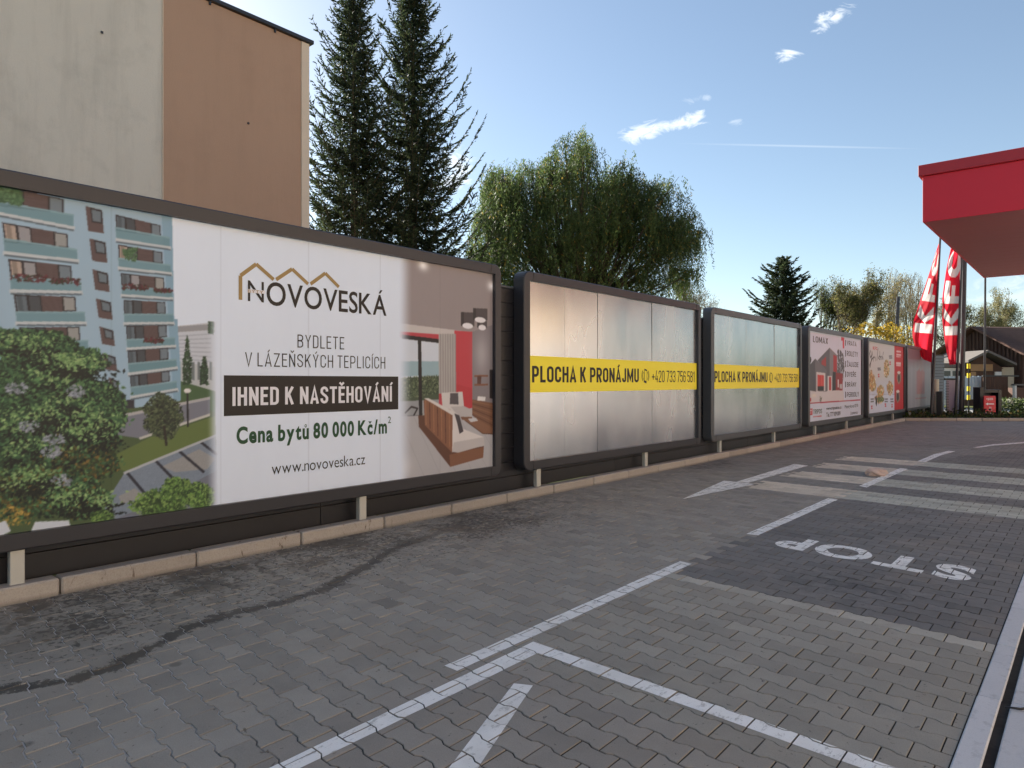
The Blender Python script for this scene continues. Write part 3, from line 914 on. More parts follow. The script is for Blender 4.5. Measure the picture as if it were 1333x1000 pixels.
# bare galvanised sheets
def galv(name, seed):
    m = NT(name)
    P = m.pos()
    s1 = m.noise(m.mapping(P, scale=(1, 1, .35)), 1.8, 2, .5)
    s2 = m.noise(m.mapping(P, scale=(1, 1, .05)), 26, 5, .7)
    s3 = m.noise(P, 70, 4, .7)
    c = m.mix(m.rng(s1, .35, .65), srgb(178, 184, 192), srgb(202, 206, 212))
    c = m.mix(m.math('MULTIPLY', m.rng(s3, .45, .7), .06), c, srgb(138, 140, 144))
    m.set(c, m.math('ADD', .17, m.math('MULTIPLY', s1, .16)), .92, .5)
    m.bump(m.math('ADD', m.math('MULTIPLY', m.noise(m.mapping(P, scale=(1, 1, .6)), 1.1, 2), 3.0), m.math('MULTIPLY', m.noise(P, 3, 1), .25)), .12, .012)
    return m.m
M['galv'] = galv('galvanised_sheet', 0.0)
m = NT('yellow_film'); P = m.pos()
c = m.mix(m.noise(P, 3, 4), srgb(248, 228, 50), srgb(252, 236, 66))
m.set(c, .45, 0, .4); M['yellow'] = m.m
m = NT('print_ink'); m.set(srgb(34, 30, 30), .5, 0, .4); M['ink'] = m.m
m = NT('green_ink'); m.set(srgb(28, 74, 48), .5, 0, .4); M['green_ink'] = m.m
m = NT('gold_ink'); m.set(srgb(158, 132, 84), .5, 0, .4); M['gold_ink'] = m.m
m = NT('white_ink'); m.set(srgb(228, 228, 236), .5, 0, .4); M['white_ink'] = m.m
m = NT('red_ink'); m.set(srgb(196, 32, 44), .5, 0, .4); M['red_ink'] = m.m
for i in (1, 2):
    a, b = BILL[i]
    n = 6; w = (b - a) / n
    for k in range(n):
        mb = MB().box((-.001, -w / 2 + .003, Z0), (.003, w / 2 - .003, Z1), .001)
        o = link_mesh('panel', mb.mesh('panel', M['galv']), None, (XP + .001, a + w * (k + .5), 0))
        o.rotation_euler = (0, rng.normal(0, .0022), rng.normal(0, .0035)); child(o, i)
    o = box_obj('rent_band', (XP + .0105, a + .002, 1.405), (XP + .0125, b - .002, 1.90), M['yellow']); child(o, i)
    k = (b - a) / 5.1
    X = XP + .0145
    child(sign_writing('lettering', 'PLOCHA K PRONÁJMU', X, a + .09 * k, a + 2.93 * k, 1.54, .225, M['ink'], .50, .165, .10), i)
    child(sign_writing('lettering', '+420 733 756 581', X, a + 3.37 * k, a + 5.02 * k, 1.54, .205, M['ink'], .44, .10, .10), i)
    # ringing telephone sign between the words and the number
    mb = MB(); cy, cz = a + 3.15 * k, 1.65
    def flat(pts): mb.add([(X, cy + y, cz + z) for y, z in pts], [tuple(range(len(pts)))])
    flat([(-.055, -.11), (.035, -.13), (.055, .10), (-.035, .12)])
    for s in (-1, 1):
        for r in (.085, .115):
            for q in range(5):
                a0, a1 = math.radians(-45 + 18 * q), math.radians(-45 + 18 * (q + 1))
                flat([(s * r * math.cos(a0), r * math.sin(a0)), (s * r * math.cos(a1), r * math.sin(a1)), (s * (r + .014) * math.cos(a1), (r + .014) * math.sin(a1)), (s * (r + .014) * math.cos(a0), (r + .014) * math.sin(a0))])
    child(mb.build('phone_logo', M['ink']), i)
    mb = MB(); mb.add([(X + .0012, cy + y, cz + z) for y, z in [(-.036, -.075), (.03, -.09), (.042, .075), (-.026, .09)]], [(0, 1, 2, 3)])
    child(mb.build('phone_logo', M['yellow']), i)
    # latch on the inner side of the frame
    child(box_obj('latch', (XP + .02, b - .012, 2.45), (XP + .045, b - .001, 2.75), M['black'], None, .002), i)
# ------------------------------------------------------------------ printed posters: flat print painted into a fine grid
class Print:
    """a canvas in poster metres; colours are display values of the photograph's white = wref"""
    def __init__(self, y0, y1, z0, z1, res):
        self.y0, self.y1, self.z0, self.z1 = y0, y1, z0, z1
        self.nx = 2 * int((y1 - y0) * res) + 1; self.nz = 2 * int((z1 - z0) * res) + 1
        self.Y, self.Z = np.meshgrid(np.linspace(y0, y1, self.nx), np.linspace(z0, z1, self.nz))
        self.c = np.ones((self.nz, self.nx, 3)) * 225.0
        self.r = np.random.default_rng(3)
    def fill(self, col): self.c[:] = col
    def mask(self, poly):
        poly = np.asarray(poly, float)
        y0, y1 = poly[:, 0].min(), poly[:, 0].max(); z0, z1 = poly[:, 1].min(), poly[:, 1].max()
        ix = np.searchsorted(self.Y[0], [y0, y1]); iz = np.searchsorted(self.Z[:, 0], [z0, z1])
        sl = (slice(max(iz[0] - 1, 0), iz[1] + 1), slice(max(ix[0] - 1, 0), ix[1] + 1))
        Y, Z = self.Y[sl], self.Z[sl]
        ins = np.zeros(Y.shape, bool)
        n = len(poly)
        for i in range(n):
            a, b = poly[i], poly[(i + 1) % n]
            if a[1] == b[1]: continue
            cnd = ((a[1] > Z) != (b[1] > Z)) & (Y < (b[0] - a[0]) * (Z - a[1]) / (b[1] - a[1]) + a[0])
            ins ^= cnd
        return sl, ins
    def poly(self, pts, col, alpha=1.0, noise=0.0):
        sl, m = self.mask(pts)
        if not m.size: return
        a = m[..., None] * alpha
        cc = np.array(col, float)
        if noise: cc = cc * (1 + noise * self.r.normal(0, 1, m.shape + (1,)))
        self.c[sl] = self.c[sl] * (1 - a) + cc * a
    def soft(self, alpha, col):
        self.c = self.c * (1 - alpha[..., None]) + np.array(col, float) * alpha[..., None]
    def ell(self, cy, cz, ry, rz, col, alpha=1.0, soft=False):
        d = ((self.Y - cy) / ry) ** 2 + ((self.Z - cz) / rz) ** 2
        a = np.exp(-d * 1.5) * alpha if soft else (d < 1) * alpha
        self.soft(a, col)
    def line(self, pts, w, col):
        for p, q in zip(pts[:-1], pts[1:]):
            p, q = np.array(p), np.array(q); d = q - p; L = np.linalg.norm(d)
            if L < 1e-6: continue
            n = np.array([-d[1], d[0]]) / L * w / 2; e = d / L * w * .3
            self.poly([p + n - e, q + n + e, q - n + e, p - n - e], col)
    def leaves(self, n, fy, cols, smin, smax):
        """n random little leaves; fy() gives a place or None"""
        for _ in range(n):
            p = fy()
            if p is None: continue
            s = self.r.uniform(smin, smax); a = self.r.uniform(0, math.pi); k = self.r.uniform(.35, .6)
            c, sn = math.cos(a) * s, math.sin(a) * s
            col = np.array(cols[self.r.integers(len(cols))]) * self.r.uniform(.85, 1.15)
            self.poly([(p[0] - c, p[1] - sn), (p[0] + sn * k, p[1] - c * k), (p[0] + c, p[1] + sn), (p[0] - sn * k, p[1] + c * k)], col)
    def blur(self, n=1):
        for _ in range(n):
            c = self.c
            c = (np.roll(c, 1, 0) + 2 * c + np.roll(c, -1, 0)) / 4
            c = (np.roll(c, 1, 1) + 2 * c + np.roll(c, -1, 1)) / 4
            c[0], c[-1], c[:, 0], c[:, -1] = self.c[0], self.c[-1], self.c[:, 0], self.c[:, -1]
            self.c = c
    def build(self, X, mat, gain=1.0):
        c = self.c                                  # painted at twice the resolution, then reduced
        c = (np.roll(c, 1, 0) + 2 * c + np.roll(c, -1, 0)) / 4; c[0], c[-1] = self.c[0], self.c[-1]
        d = (np.roll(c, 1, 1) + 2 * c + np.roll(c, -1, 1)) / 4; d[:, 0], d[:, -1] = c[:, 0], c[:, -1]
        self.c = d[::2, ::2]; self.Y = self.Y[::2, ::2]; self.Z = self.Z[::2, ::2]
        nz, nx = self.Y.shape
        V = np.c_[np.full(nx * nz, X), self.Y.ravel(), self.Z.ravel()]
        i = np.arange((nz - 1) * (nx - 1)); r = i // (nx - 1); c = i % (nx - 1); a = r * nx + c
        Fq = np.c_[a, a + 1, a + nx + 1, a + nx]
        col = lin(np.clip(self.c.reshape(-1, 3) * gain, 0, 254) / 255)
        me = mesh_np('poster_print', V, Fq, mat, col, 'POINT')
        return link_mesh('poster_print', me)
m = NT('printed_film'); P = m.pos()
c = m.scale_col(m.attr("col"), m.math('ADD', .96, m.math('MULTIPLY', m.noise(m.mapping(P, scale=(1, 1, .3)), 3.0, 5, .6), .08)))
m.set(c, .5, 0, .4)
m.bump(m.math('ADD', m.noise(m.mapping(P, scale=(1, 1, .25)), 5, 4), m.math('MULTIPLY', m.noise(P, 3, 2), 1.5)), .2, .01)
M['print'] = m.m

XQ = XP + .0
# ---------------- poster 1
a, b = BILL[0]
pr = Print(a, b, Z0, Z1, 135)
Q = lambda x, y: on_plane(x, y, XQ)
Z1_ = lambda x, y: Q(x / 3.333, 200 + y / 3.333)       # readings from enlargements of the photograph
Z2_ = lambda x, y: Q(x / 2.857, 450 + y / 2.857)
Z4_ = lambda x, y: Q(500 + x / 3.125, 320 + y / 3.125)
WHITE = (224, 236, 255)
pr.fill(WHITE)
# landscape behind the block
pr.poly([Z1_(755, 750), Z1_(940, 730), Z1_(960, 1100), Z1_(760, 1100)], (196, 202, 214))
pr.poly([Z1_(770, 750), Z1_(915, 740), Z1_(925, 765), Z1_(770, 775)], (150, 152, 158))
for k in range(7):
    pr.poly([Z1_(775, 790 + 16 * k), Z1_(915, 780 + 20 * k), Z1_(915, 785 + 20 * k), Z1_(775, 796 + 16 * k)], (170, 178, 192))
pr.poly([Z2_(660, 110), Z2_(800, 160), Z2_(800, 260), Z2_(660, 300)], (70, 98, 66))
pr.poly([Z2_(665, 60), Z2_(800, 80), Z2_(800, 170), Z2_(665, 130)], (180, 186, 190))
for k in range(5): pr.poly([Z2_(690 + 22 * k, 60), Z2_(700 + 22 * k, 62), Z2_(700 + 22 * k, 130), Z2_(690 + 22 * k, 126)], (110, 120, 124))
def inpoly_sampler(poly):
    poly = np.array(poly); lo, hi = poly.min(0), poly.max(0)
    def f():
        for _ in range(20):
            p = pr.r.uniform(lo, hi); ins = False; n = len(poly)
            for i in range(n):
                A, B = poly[i], poly[(i + 1) % n]
                if (A[1] > p[1]) != (B[1] > p[1]) and p[0] < (B[0] - A[0]) * (p[1] - A[1]) / (B[1] - A[1]) + A[0]: ins = not ins
            if ins: return p
        return None
    return f
dk = [(44, 66, 50), (58, 84, 60), (34, 50, 42)]
for (x0, y0, x1, y1) in ((795, 795, 828, 1000), (870, 870, 900, 1000), (906, 690, 924, 780)):
    pr.leaves(260, inpoly_sampler([Z1_((x0 + x1) / 2, y0), Z1_(x1, (y0 + y1) / 2), Z1_(x1, y1), Z1_(x0, y1), Z1_(x0, (y0 + y1) / 2)]), dk, .008, .02)
# ground: street, lawns
pr.poly([Z2_(-20, 180), Z2_(480, 200), Z2_(672, 200), Z2_(800, 250), Z2_(810, 600), Z2_(500, 680), Z2_(-20, 720)], (74, 92, 62))
pr.poly([Z2_(440, 260), Z2_(780, 195), Z2_(780, 255), Z2_(520, 345), Z2_(420, 330)], (120, 124, 138))
pr.poly([Z2_(440, 258), Z2_(780, 190), Z2_(780, 200), Z2_(440, 270)], (176, 176, 180))
pr.poly([Z2_(515, 342), Z2_(780, 252), Z2_(780, 262), Z2_(520, 350)], (190, 190, 188))
pr.poly([Z2_(560, 340), Z2_(800, 262), Z2_(800, 345), Z2_(470, 470), Z2_(380, 430)], (98, 116, 66))
# the apartment block
pr.poly([Z1_(-60, 130), Z1_(748, 276), Z1_(772, 780), Z2_(672, 100), Z2_(672, 205), Z2_(500, 232), Z2_(400, 225), Z2_(-20, 240)], (156, 184, 206))
pr.poly([Z1_(700, 268), Z1_(748, 276), Z1_(772, 780), Z2_(672, 100), Z2_(672, 205), Z2_(645, 205)], (132, 166, 190))
pr.poly([Z2_(400, 215), Z2_(498, 198), Z2_(500, 232), Z2_(410, 240)], (52, 52, 62))
BR = (92, 76, 78); GL = (96, 110, 122); DKF = (44, 40, 46)
def lerp(p, q, t): return (p[0] + (q[0] - p[0]) * t, p[1] + (q[1] - p[1]) * t)
def storey(ZF, tl, tr, bl, br, splits, lit, balc):
    """one storey of windows: quad corners, split shares and which panes are lit, then its balcony"""
    def sub(a, b, c0=0.0, c1=1.0):
        t0, t1, b0, b1 = lerp(tl, tr, a), lerp(tl, tr, b), lerp(bl, br, a), lerp(bl, br, b)
        return [ZF(*lerp(t0, b0, c0)), ZF(*lerp(t1, b1, c0)), ZF(*lerp(t1, b1, c1)), ZF(*lerp(t0, b0, c1))]
    pr.poly(sub(0, 1), BR)
    for k in range(9): pr.poly(sub(0, 1, .1 * k + .05, .1 * k + .07), (82, 66, 68))
    (w1, w2, w3) = splits
    pr.poly(sub(0, w1), DKF)
    h = w1 / 2
    g1 = (176, 160, 150) if lit[0] else GL; g2 = (150, 150, 156) if lit[1] else (70, 76, 84)
    pr.poly(sub(.025, h - .02, .07, .96), g1); pr.poly(sub(h + .02, w1 - .02, .07, .96), g2)
    pr.poly(sub(.05, h - .09, .07, .96), tuple(.8 * v for v in g1))
    pr.poly(sub(w2, w3), DKF); pr.poly(sub(w2 + .025, w3 - .02, .07, .93), (150, 152, 152) if lit[2] else (112, 126, 138))
    q = [ZF(*p) for p in balc]
    pr.poly(q, (104, 142, 154), .84)
    pr.line([q[3], q[2]], .03, (192, 200, 206)); pr.line([q[0], q[1]], .012, (130, 164, 176))
    pr.line([lerp(q[3], q[0], -.15), lerp(q[2], q[1], -.15)], .014, (96, 112, 124))
S_ = (.44, .78, 1.0)
storey(Z1_, (-30, 130), (275, 198), (-30, 225), (275, 262), S_, (0, 0, 0), [(-30, 205), (318, 268), (318, 325), (-30, 258)])
storey(Z1_, (8, 298), (292, 350), (20, 385), (295, 410), S_, (1, 1, 1), [(15, 370), (333, 418), (336, 468), (20, 433)])
storey(Z1_, (35, 458), (308, 488), (46, 545), (312, 545), S_, (1, 1, 0), [(42, 530), (350, 560), (352, 605), (48, 598)])
storey(Z1_, (58, 612), (326, 622), (70, 692), (330, 684), S_, (0, 0, 1), [(68, 688), (366, 690), (370, 738), (72, 738)])
storey(Z1_, (82, 755), (344, 752), (92, 830), (348, 812), S_, (0, 0, 1), [(88, 825), (380, 812), (384, 855), (94, 870)])
storey(Z1_, (500, 265), (695, 312), (504, 335), (697, 362), S_, (0, 0, 0), [(500, 322), (735, 366), (737, 411), (505, 376)])
storey(Z1_, (512, 395), (703, 428), (515, 462), (705, 478), S_, (1, 0, 0), [(512, 455), (740, 485), (742, 523), (516, 500)])
storey(Z1_, (523, 518), (710, 540), (527, 582), (712, 592), S_, (0, 1, 1), [(525, 575), (745, 594), (747, 632), (529, 618)])
storey(Z1_, (535, 635), (716, 645), (538, 698), (718, 696), S_, (0, 0, 0), [(537, 698), (750, 698), (752, 738), (540, 740)])
storey(Z1_, (546, 748), (721, 745), (550, 812), (723, 796), S_, (0, 0, 0), [(548, 808), (757, 800), (759, 838), (552, 850)])
storey(Z1_, (556, 855), (728, 846), (559, 918), (730, 894), S_, (0, 0, 0), [(558, 915), (762, 893), (764, 930), (562, 956)])
storey(Z2_, (474, 20), (624, 8), (477, 68), (626, 50), S_, (0, 0, 0), [(476, 68), (655, 52), (657, 85), (479, 108)])
storey(Z2_, (483, 112), (629, 94), (486, 158), (631, 132), S_, (0, 0, 0), [(485, 156), (656, 134), (658, 165), (488, 194)])
for (x0, y0, x1, y1, z) in ((370, 228, 450, 347, 1), (387, 368, 465, 475, 1), (400, 502, 475, 601, 1), (415, 628, 488, 722, 1), (430, 750, 498, 836, 1), (443, 865, 508, 946, 1), (470, 970, 520, 1060, 1)):
    sk = 18
    pr.poly([Z1_(x0, y0), Z1_(x1 - 8, y0 + sk), Z1_(x1, y1), Z1_(x0 + 12, y1 - 10)], BR)
    xm = x0 + .25 * (x1 - x0)
    pr.poly([Z1_(xm, y0 + 6), Z1_(x1 - 8, y0 + sk), Z1_(x1 - 5, y0 + .65 * (y1 - y0)), Z1_(xm + 8, y0 + .6 * (y1 - y0))], DKF)
    pr.poly([Z1_(xm + 6, y0 + 14), Z1_(x1 - 14, y0 + sk + 7), Z1_(x1 - 12, y0 + .6 * (y1 - y0)), Z1_(xm + 12, y0 + .55 * (y1 - y0))], (104, 118, 130))
# flower boxes and a hanging plant
for (x0, y0, x1, y1) in ((48, 522, 200, 552), (218, 538, 348, 563), (530, 565, 642, 588), (665, 583, 745, 600), (625, 798, 705, 818)):
    pr.leaves(70, inpoly_sampler([Z1_(x0, y0), Z1_(x1, y0 + 8), Z1_(x1, y1 + 4), Z1_(x0, y1)]), [(92, 44, 54), (70, 40, 46), (58, 60, 48)], .01, .02)
pr.leaves(260, inpoly_sampler([Z1_(-20, 140), Z1_(90, 160), Z1_(95, 225), Z1_(-20, 205)]), [(84, 118, 84), (64, 96, 66)], .01, .025)
pr.leaves(120, inpoly_sampler([Z1_(530, 410), Z1_(595, 410), Z1_(590, 470), Z1_(545, 460)]), [(84, 118, 84), (64, 96, 66)], .008, .018)
# paved roof strip
pr.poly([Z2_(375, 610), Z2_(462, 474), Z2_(580, 425), Z2_(800, 335), Z2_(805, 465), Z2_(620, 560), Z2_(430, 645)], (124, 138, 156), 1, .05)
pr.poly([Z2_(600, 450), Z2_(740, 385), Z2_(800, 420), Z2_(770, 460), Z2_(650, 470)], (164, 158, 150), .6, .04)
pr.poly([Z2_(440, 560), Z2_(500, 530), Z2_(540, 560), Z2_(450, 590)], (164, 158, 150), .6, .04)
for (p, q) in (((470, 470), (548, 562)), ((578, 428), (650, 502)), ((665, 392), (757, 470)), ((745, 358), (805, 405))): pr.line([Z2_(*p), Z2_(*q)], .022, (44, 46, 58))
pr.line([Z2_(462, 474), Z2_(580, 425), Z2_(800, 335)], .02, (176, 182, 190))
pr.poly([Z2_(430, 645), Z2_(620, 560), Z2_(805, 465), Z2_(810, 640), Z2_(430, 700)], (112, 118, 134))
# lamp on the lawn
pr.line([Z2_(696, 170), Z2_(698, 300)], .016, (40, 40, 44)); pr.ell(*Z2_(696, 168), .03, .02, (220, 220, 220))
# shrubs and the big tree
gr = [(62, 98, 66), (86, 126, 80), (40, 64, 48), (28, 44, 38), (116, 150, 94), (48, 80, 56), (26, 40, 36)]
gd = [(40, 58, 42), (56, 66, 42), (92, 84, 46), (70, 92, 54), (48, 52, 40), (120, 96, 52)]
blob = lambda cx, cy, rx, ry, Zf=Z2_, n=14: [Zf(cx + rx * math.cos(t) * (1 + .12 * math.sin(5 * t + cx)), cy + ry * math.sin(t) * (1 + .12 * math.cos(4 * t + cy))) for t in np.linspace(0, 2 * math.pi, n, endpoint=False)]
tree_parts = [blob(150, 120, 200, 130), blob(120, -10, 150, 50), blob(210, 70, 170, 90), blob(250, 230, 230, 110), blob(60, 330, 160, 150), blob(250, 400, 200, 120), blob(110, 520, 170, 125), blob(290, 565, 110, 75), blob(60, 250, 140, 190), blob(330, 300, 120, 70)]
for q in tree_parts: pr.poly(q, (38, 52, 44))
for i, q in enumerate(tree_parts):
    pr.leaves(2300, inpoly_sampler(q), gr if i not in (5, 6, 7) else gd, .008, .024)
for q in tree_parts:
    q = np.array(q); c_ = q.mean(0)
    pr.leaves(420, inpoly_sampler(c_ + (q - c_) * 1.13), gr[:3] + gr[5:], .010, .024)
for _ in range(46):
    q = np.array(tree_parts[pr.r.integers(len(tree_parts))]); c_ = q.mean(0); p = c_ + (q[pr.r.integers(len(q))] - c_) * pr.r.uniform(.1, .85)
    pr.leaves(26, lambda p=p: p + pr.r.normal(0, .035, 2) * np.array([1.6, .7]), [(124, 160, 104), (104, 140, 88), (146, 174, 118)], .008, .02)
    p2 = p + np.array([.03, -.09]); pr.leaves(26, lambda p=p2: p + pr.r.normal(0, .04, 2) * np.array([1.6, .6]), [(22, 30, 30), (30, 38, 34)], .010, .024)
for (cx, cy) in ((200, 350), (190, 395), (110, 300), (60, 160), (280, 170), (230, 500)):
    pr.leaves(50, inpoly_sampler(blob(cx, cy, 40, 22)), [(150, 156, 170), (120, 128, 140)], .008, .02)
pr.leaves(70, inpoly_sampler(blob(50, 640, 70, 40)), [(150, 130, 60), (176, 148, 76), (96, 104, 60)], .010, .022)
pr.poly(blob(605, 270, 62, 70), (50, 56, 48)); pr.leaves(900, inpoly_sampler(blob(605, 265, 75, 85)), [(52, 66, 50), (74, 88, 62), (36, 42, 40), (88, 100, 72)], .008, .02)
pr.line([Z2_(610, 300), Z2_(618, 370)], .02, (44, 40, 38))
for (cx, cy, rx, ry) in ((590, 590, 110, 55), (660, 530, 60, 40), (740, 560, 60, 50), (380, 640, 40, 25)):
    pr.poly(blob(cx, cy, rx * .85, ry * .8), (56, 78, 44)); pr.leaves(700, inpoly_sampler(blob(cx, cy, rx, ry)), [(104, 142, 70), (128, 160, 88), (66, 96, 52), (48, 70, 44)], .008, .022)
pr.poly([Z2_(-20, 665), Z2_(20, 650), Z2_(40, 690), Z2_(-20, 720)], (206, 214, 226)); pr.poly([Z2_(110, 700), Z2_(130, 655), Z2_(255, 650), Z2_(262, 675), Z2_(110, 715)], (206, 214, 226))
# fade to white on the right of the block picture
xs = pr.Y; y280 = Q(232, 400)[0]; y300 = Q(286, 600)[0]
zt = np.clip((Q(232, 440)[1] - pr.Z) / .35 + .5, 0, 1)
edge0 = Q(224, 300)[0] + 0 * xs; edge1 = Q(268, 600)[0]
fade = np.clip((xs - edge1) / (Q(285, 600)[0] - edge1), 0, 1)
low = pr.Z < Q(224, 415)[1]
upper = (~low) & (xs > Q(224.2, 300)[0] + (Q(224, 300)[1] - pr.Z) * .02)
al = np.where(low, fade, np.where(upper, 1.0, 0.0))
al = np.where(xs > Q(320, 400)[0], 1.0, al)
al = al * al * (3 - 2 * al)
pr.soft(al, WHITE)
# ---- living room on the right
ROOM = Print(a, b, Z0, Z1, 135); ROOM.fill((186, 182, 186)); R_ = ROOM
R_.poly([Z4_(-60, 20), Z4_(460, 100), Z4_(460, 320), Z4_(358, 352), Z4_(-60, 300)], (150, 141, 143))
for (x, y) in ((158, 80), (437, 165)): R_.ell(*Z4_(x, y), .09, .07, (250, 250, 255), 1, True)
R_.poly([Z4_(-60, 300), Z4_(300, 345), Z4_(300, 366), Z4_(-60, 340)], (196, 190, 190))
R_.poly([Z4_(-60, 340), Z4_(300, 366), Z4_(300, 700), Z4_(-60, 700)], (184, 66, 78))
R_.poly([Z4_(285, 345), Z4_(358, 350), Z4_(358, 670), Z4_(285, 640)], (190, 64, 76))
R_.poly([Z4_(285, 560), Z4_(358, 580), Z4_(358, 670), Z4_(285, 640)], (176, 48, 58), .5)
R_.poly([Z4_(358, 350), Z4_(470, 312), Z4_(470, 660), Z4_(358, 640)], (128, 122, 128))
R_.ell(*Z4_(395, 440), .16, .3, (176, 172, 178), .8, True)
# window
R_.poly([Z4_(-60, 360), Z4_(222, 388), Z4_(222, 690), Z4_(-60, 700)], (205, 214, 228))
R_.poly([Z4_(-60, 470), Z4_(222, 470), Z4_(222, 530), Z4_(-60, 530)], (150, 178, 190))
R_.poly([Z4_(-60, 545), Z4_(222, 530), Z4_(222, 650), Z4_(-60, 660)], (70, 84, 66))
R_.leaves(1500, inpoly_sampler([Z4_(-40, 560), Z4_(80, 535), Z4_(222, 525), Z4_(222, 600), Z4_(-40, 640)]), [(60, 78, 58), (96, 112, 84), (44, 56, 46), (120, 132, 104)], .006, .018)
R_.poly([Z4_(-60, 640), Z4_(222, 625), Z4_(222, 690), Z4_(-60, 700)], (150, 154, 160))
R_.line([Z4_(85, 680), Z4_(110, 655), Z4_(135, 662), Z4_(120, 690)], .02, (50, 46, 50))
R_.line([Z4_(75, 370), Z4_(222, 388)], .045, (34, 32, 36)); R_.line([Z4_(143, 378), Z4_(148, 690)], .05, (34, 32, 36)); R_.line([Z4_(60, 700), Z4_(222, 690)], .03, (44, 42, 46))
for k in range(14):
    x = 221 + k * 5
    R_.poly([Z4_(x, 358), Z4_(x + 5, 359), Z4_(x + 6, 602), Z4_(x + 1, 602)], (152, 148, 148) if k % 2 else (176, 172, 172))
# floor
R_.poly([Z4_(-60, 700), Z4_(150, 690), Z4_(358, 660), Z4_(470, 700), Z4_(470, 960), Z4_(-60, 1010)], (176, 176, 182))
for k in range(9): R_.line([Z4_(-60 + 60 * k, 705 - 3 * k), Z4_(40 + 70 * k, 980)], .006, (158, 158, 166))
R_.ell(*Z4_(60, 900), .2, .14, (224, 224, 228), .8, True)
wood = (120, 84, 66)
# cabinet, television, shelves
R_.poly([Z4_(358, 625), Z4_(470, 645), Z4_(470, 790), Z4_(358, 690)], wood)
for k in range(6): R_.line([Z4_(358, 632 + 11 * k), Z4_(460, 655 + 17 * k)], .008, (84, 56, 44) if k % 2 else (146, 106, 82))
R_.poly([Z4_(428, 505), Z4_(470, 503), Z4_(470, 628), Z4_(428, 620)], (38, 34, 38))
for y in (530, 566): R_.line([Z4_(368, y), Z4_(420, y - 1)], .022, (128, 84, 66))
R_.poly([Z4_(378, 530), Z4_(395, 530), Z4_(393, 562), Z4_(378, 562)], (90, 60, 54)); R_.poly([Z4_(380, 612), Z4_(412, 615), Z4_(410, 632), Z4_(378, 630)], (222, 220, 222))
# second sofa, coffee table
R_.poly([Z4_(232, 598), Z4_(318, 594), Z4_(324, 652), Z4_(358, 668), Z4_(356, 696), Z4_(300, 692), Z4_(236, 650)], (208, 204, 204))
R_.poly([Z4_(270, 655), Z4_(324, 652), Z4_(358, 668), Z4_(356, 696), Z4_(300, 692)], (184, 180, 182))
R_.poly([Z4_(268, 600), Z4_(300, 599), Z4_(302, 646), Z4_(266, 644)], (84, 80, 86))
R_.poly([Z4_(310, 696), Z4_(356, 696), Z4_(358, 705), Z4_(316, 708)], wood)
R_.poly([Z4_(322, 708), Z4_(372, 700), Z4_(442, 742), Z4_(442, 768), Z4_(400, 764)], (132, 94, 74))
R_.line([Z4_(330, 712), Z4_(400, 764), Z4_(442, 766)], .01, (80, 54, 42)); R_.poly([Z4_(340, 704), Z4_(372, 700), Z4_(382, 712), Z4_(352, 718)], (200, 200, 206))
# sofa in front, its wooden back to us
R_.poly([Z4_(138, 690), Z4_(165, 690), Z4_(275, 840), Z4_(405, 815), Z4_(402, 862), Z4_(268, 900), Z4_(140, 735)], (96, 64, 52))
R_.poly([Z4_(265, 850), Z4_(405, 818), Z4_(402, 862), Z4_(268, 900)], (128, 88, 68))
R_.poly([Z4_(172, 620), Z4_(270, 668), Z4_(282, 690), Z4_(276, 842), Z4_(165, 730), Z4_(160, 630)], (134, 92, 72))
for k in range(7):
    x = 168 + k * 16
    R_.line([Z4_(x, 632 + 8.0 * k), Z4_(x + 2, 728 + 15 * k)], .012, (88, 58, 48) if k % 2 else (160, 116, 88))
R_.poly([Z4_(160, 620), Z4_(180, 620), Z4_(298, 684), Z4_(300, 760), Z4_(285, 770), Z4_(278, 690)], (214, 210, 208))
R_.poly([Z4_(278, 690), Z4_(300, 700), Z4_(320, 745), Z4_(404, 778), Z4_(408, 812), Z4_(300, 842), Z4_(276, 838)], (216, 212, 212))
R_.poly([Z4_(282, 800), Z4_(404, 778), Z4_(408, 812), Z4_(300, 842), Z4_(276, 838)], (190, 186, 188))
R_.poly([Z4_(285, 682), Z4_(305, 690), Z4_(322, 755), Z4_(306, 765), Z4_(296, 720)], (72, 68, 74))
# ceiling lamp of three drums
for (x0, y0, x1, y1) in ((378, 305, 418, 335), (312, 270, 366, 328), (361, 254, 419, 304)):
    R_.poly([Z4_(x0, y0), Z4_(x1, y0 + 2), Z4_(x1, y1), Z4_(x0, y1 - 2)], (78, 72, 76))
    R_.poly([Z4_(x0, y0), Z4_(x0 + 12, y0), Z4_(x0 + 12, y1), Z4_(x0, y1 - 2)], (56, 52, 56))
    R_.ell(*Z4_((x0 + x1) / 2, y1 - 2), (x1 - x0) / 2 * .0034, .035, (232, 230, 236))
ROOM.blur(1)
f0, f1 = Q(518, 500)[0], Q(537, 500)[0]
fr = np.clip((pr.Y - f0) / (f1 - f0), 0, 1); fr = fr * fr * (3 - 2 * fr)
pr.c = pr.c * (1 - fr[..., None]) + ROOM.c * fr[..., None]
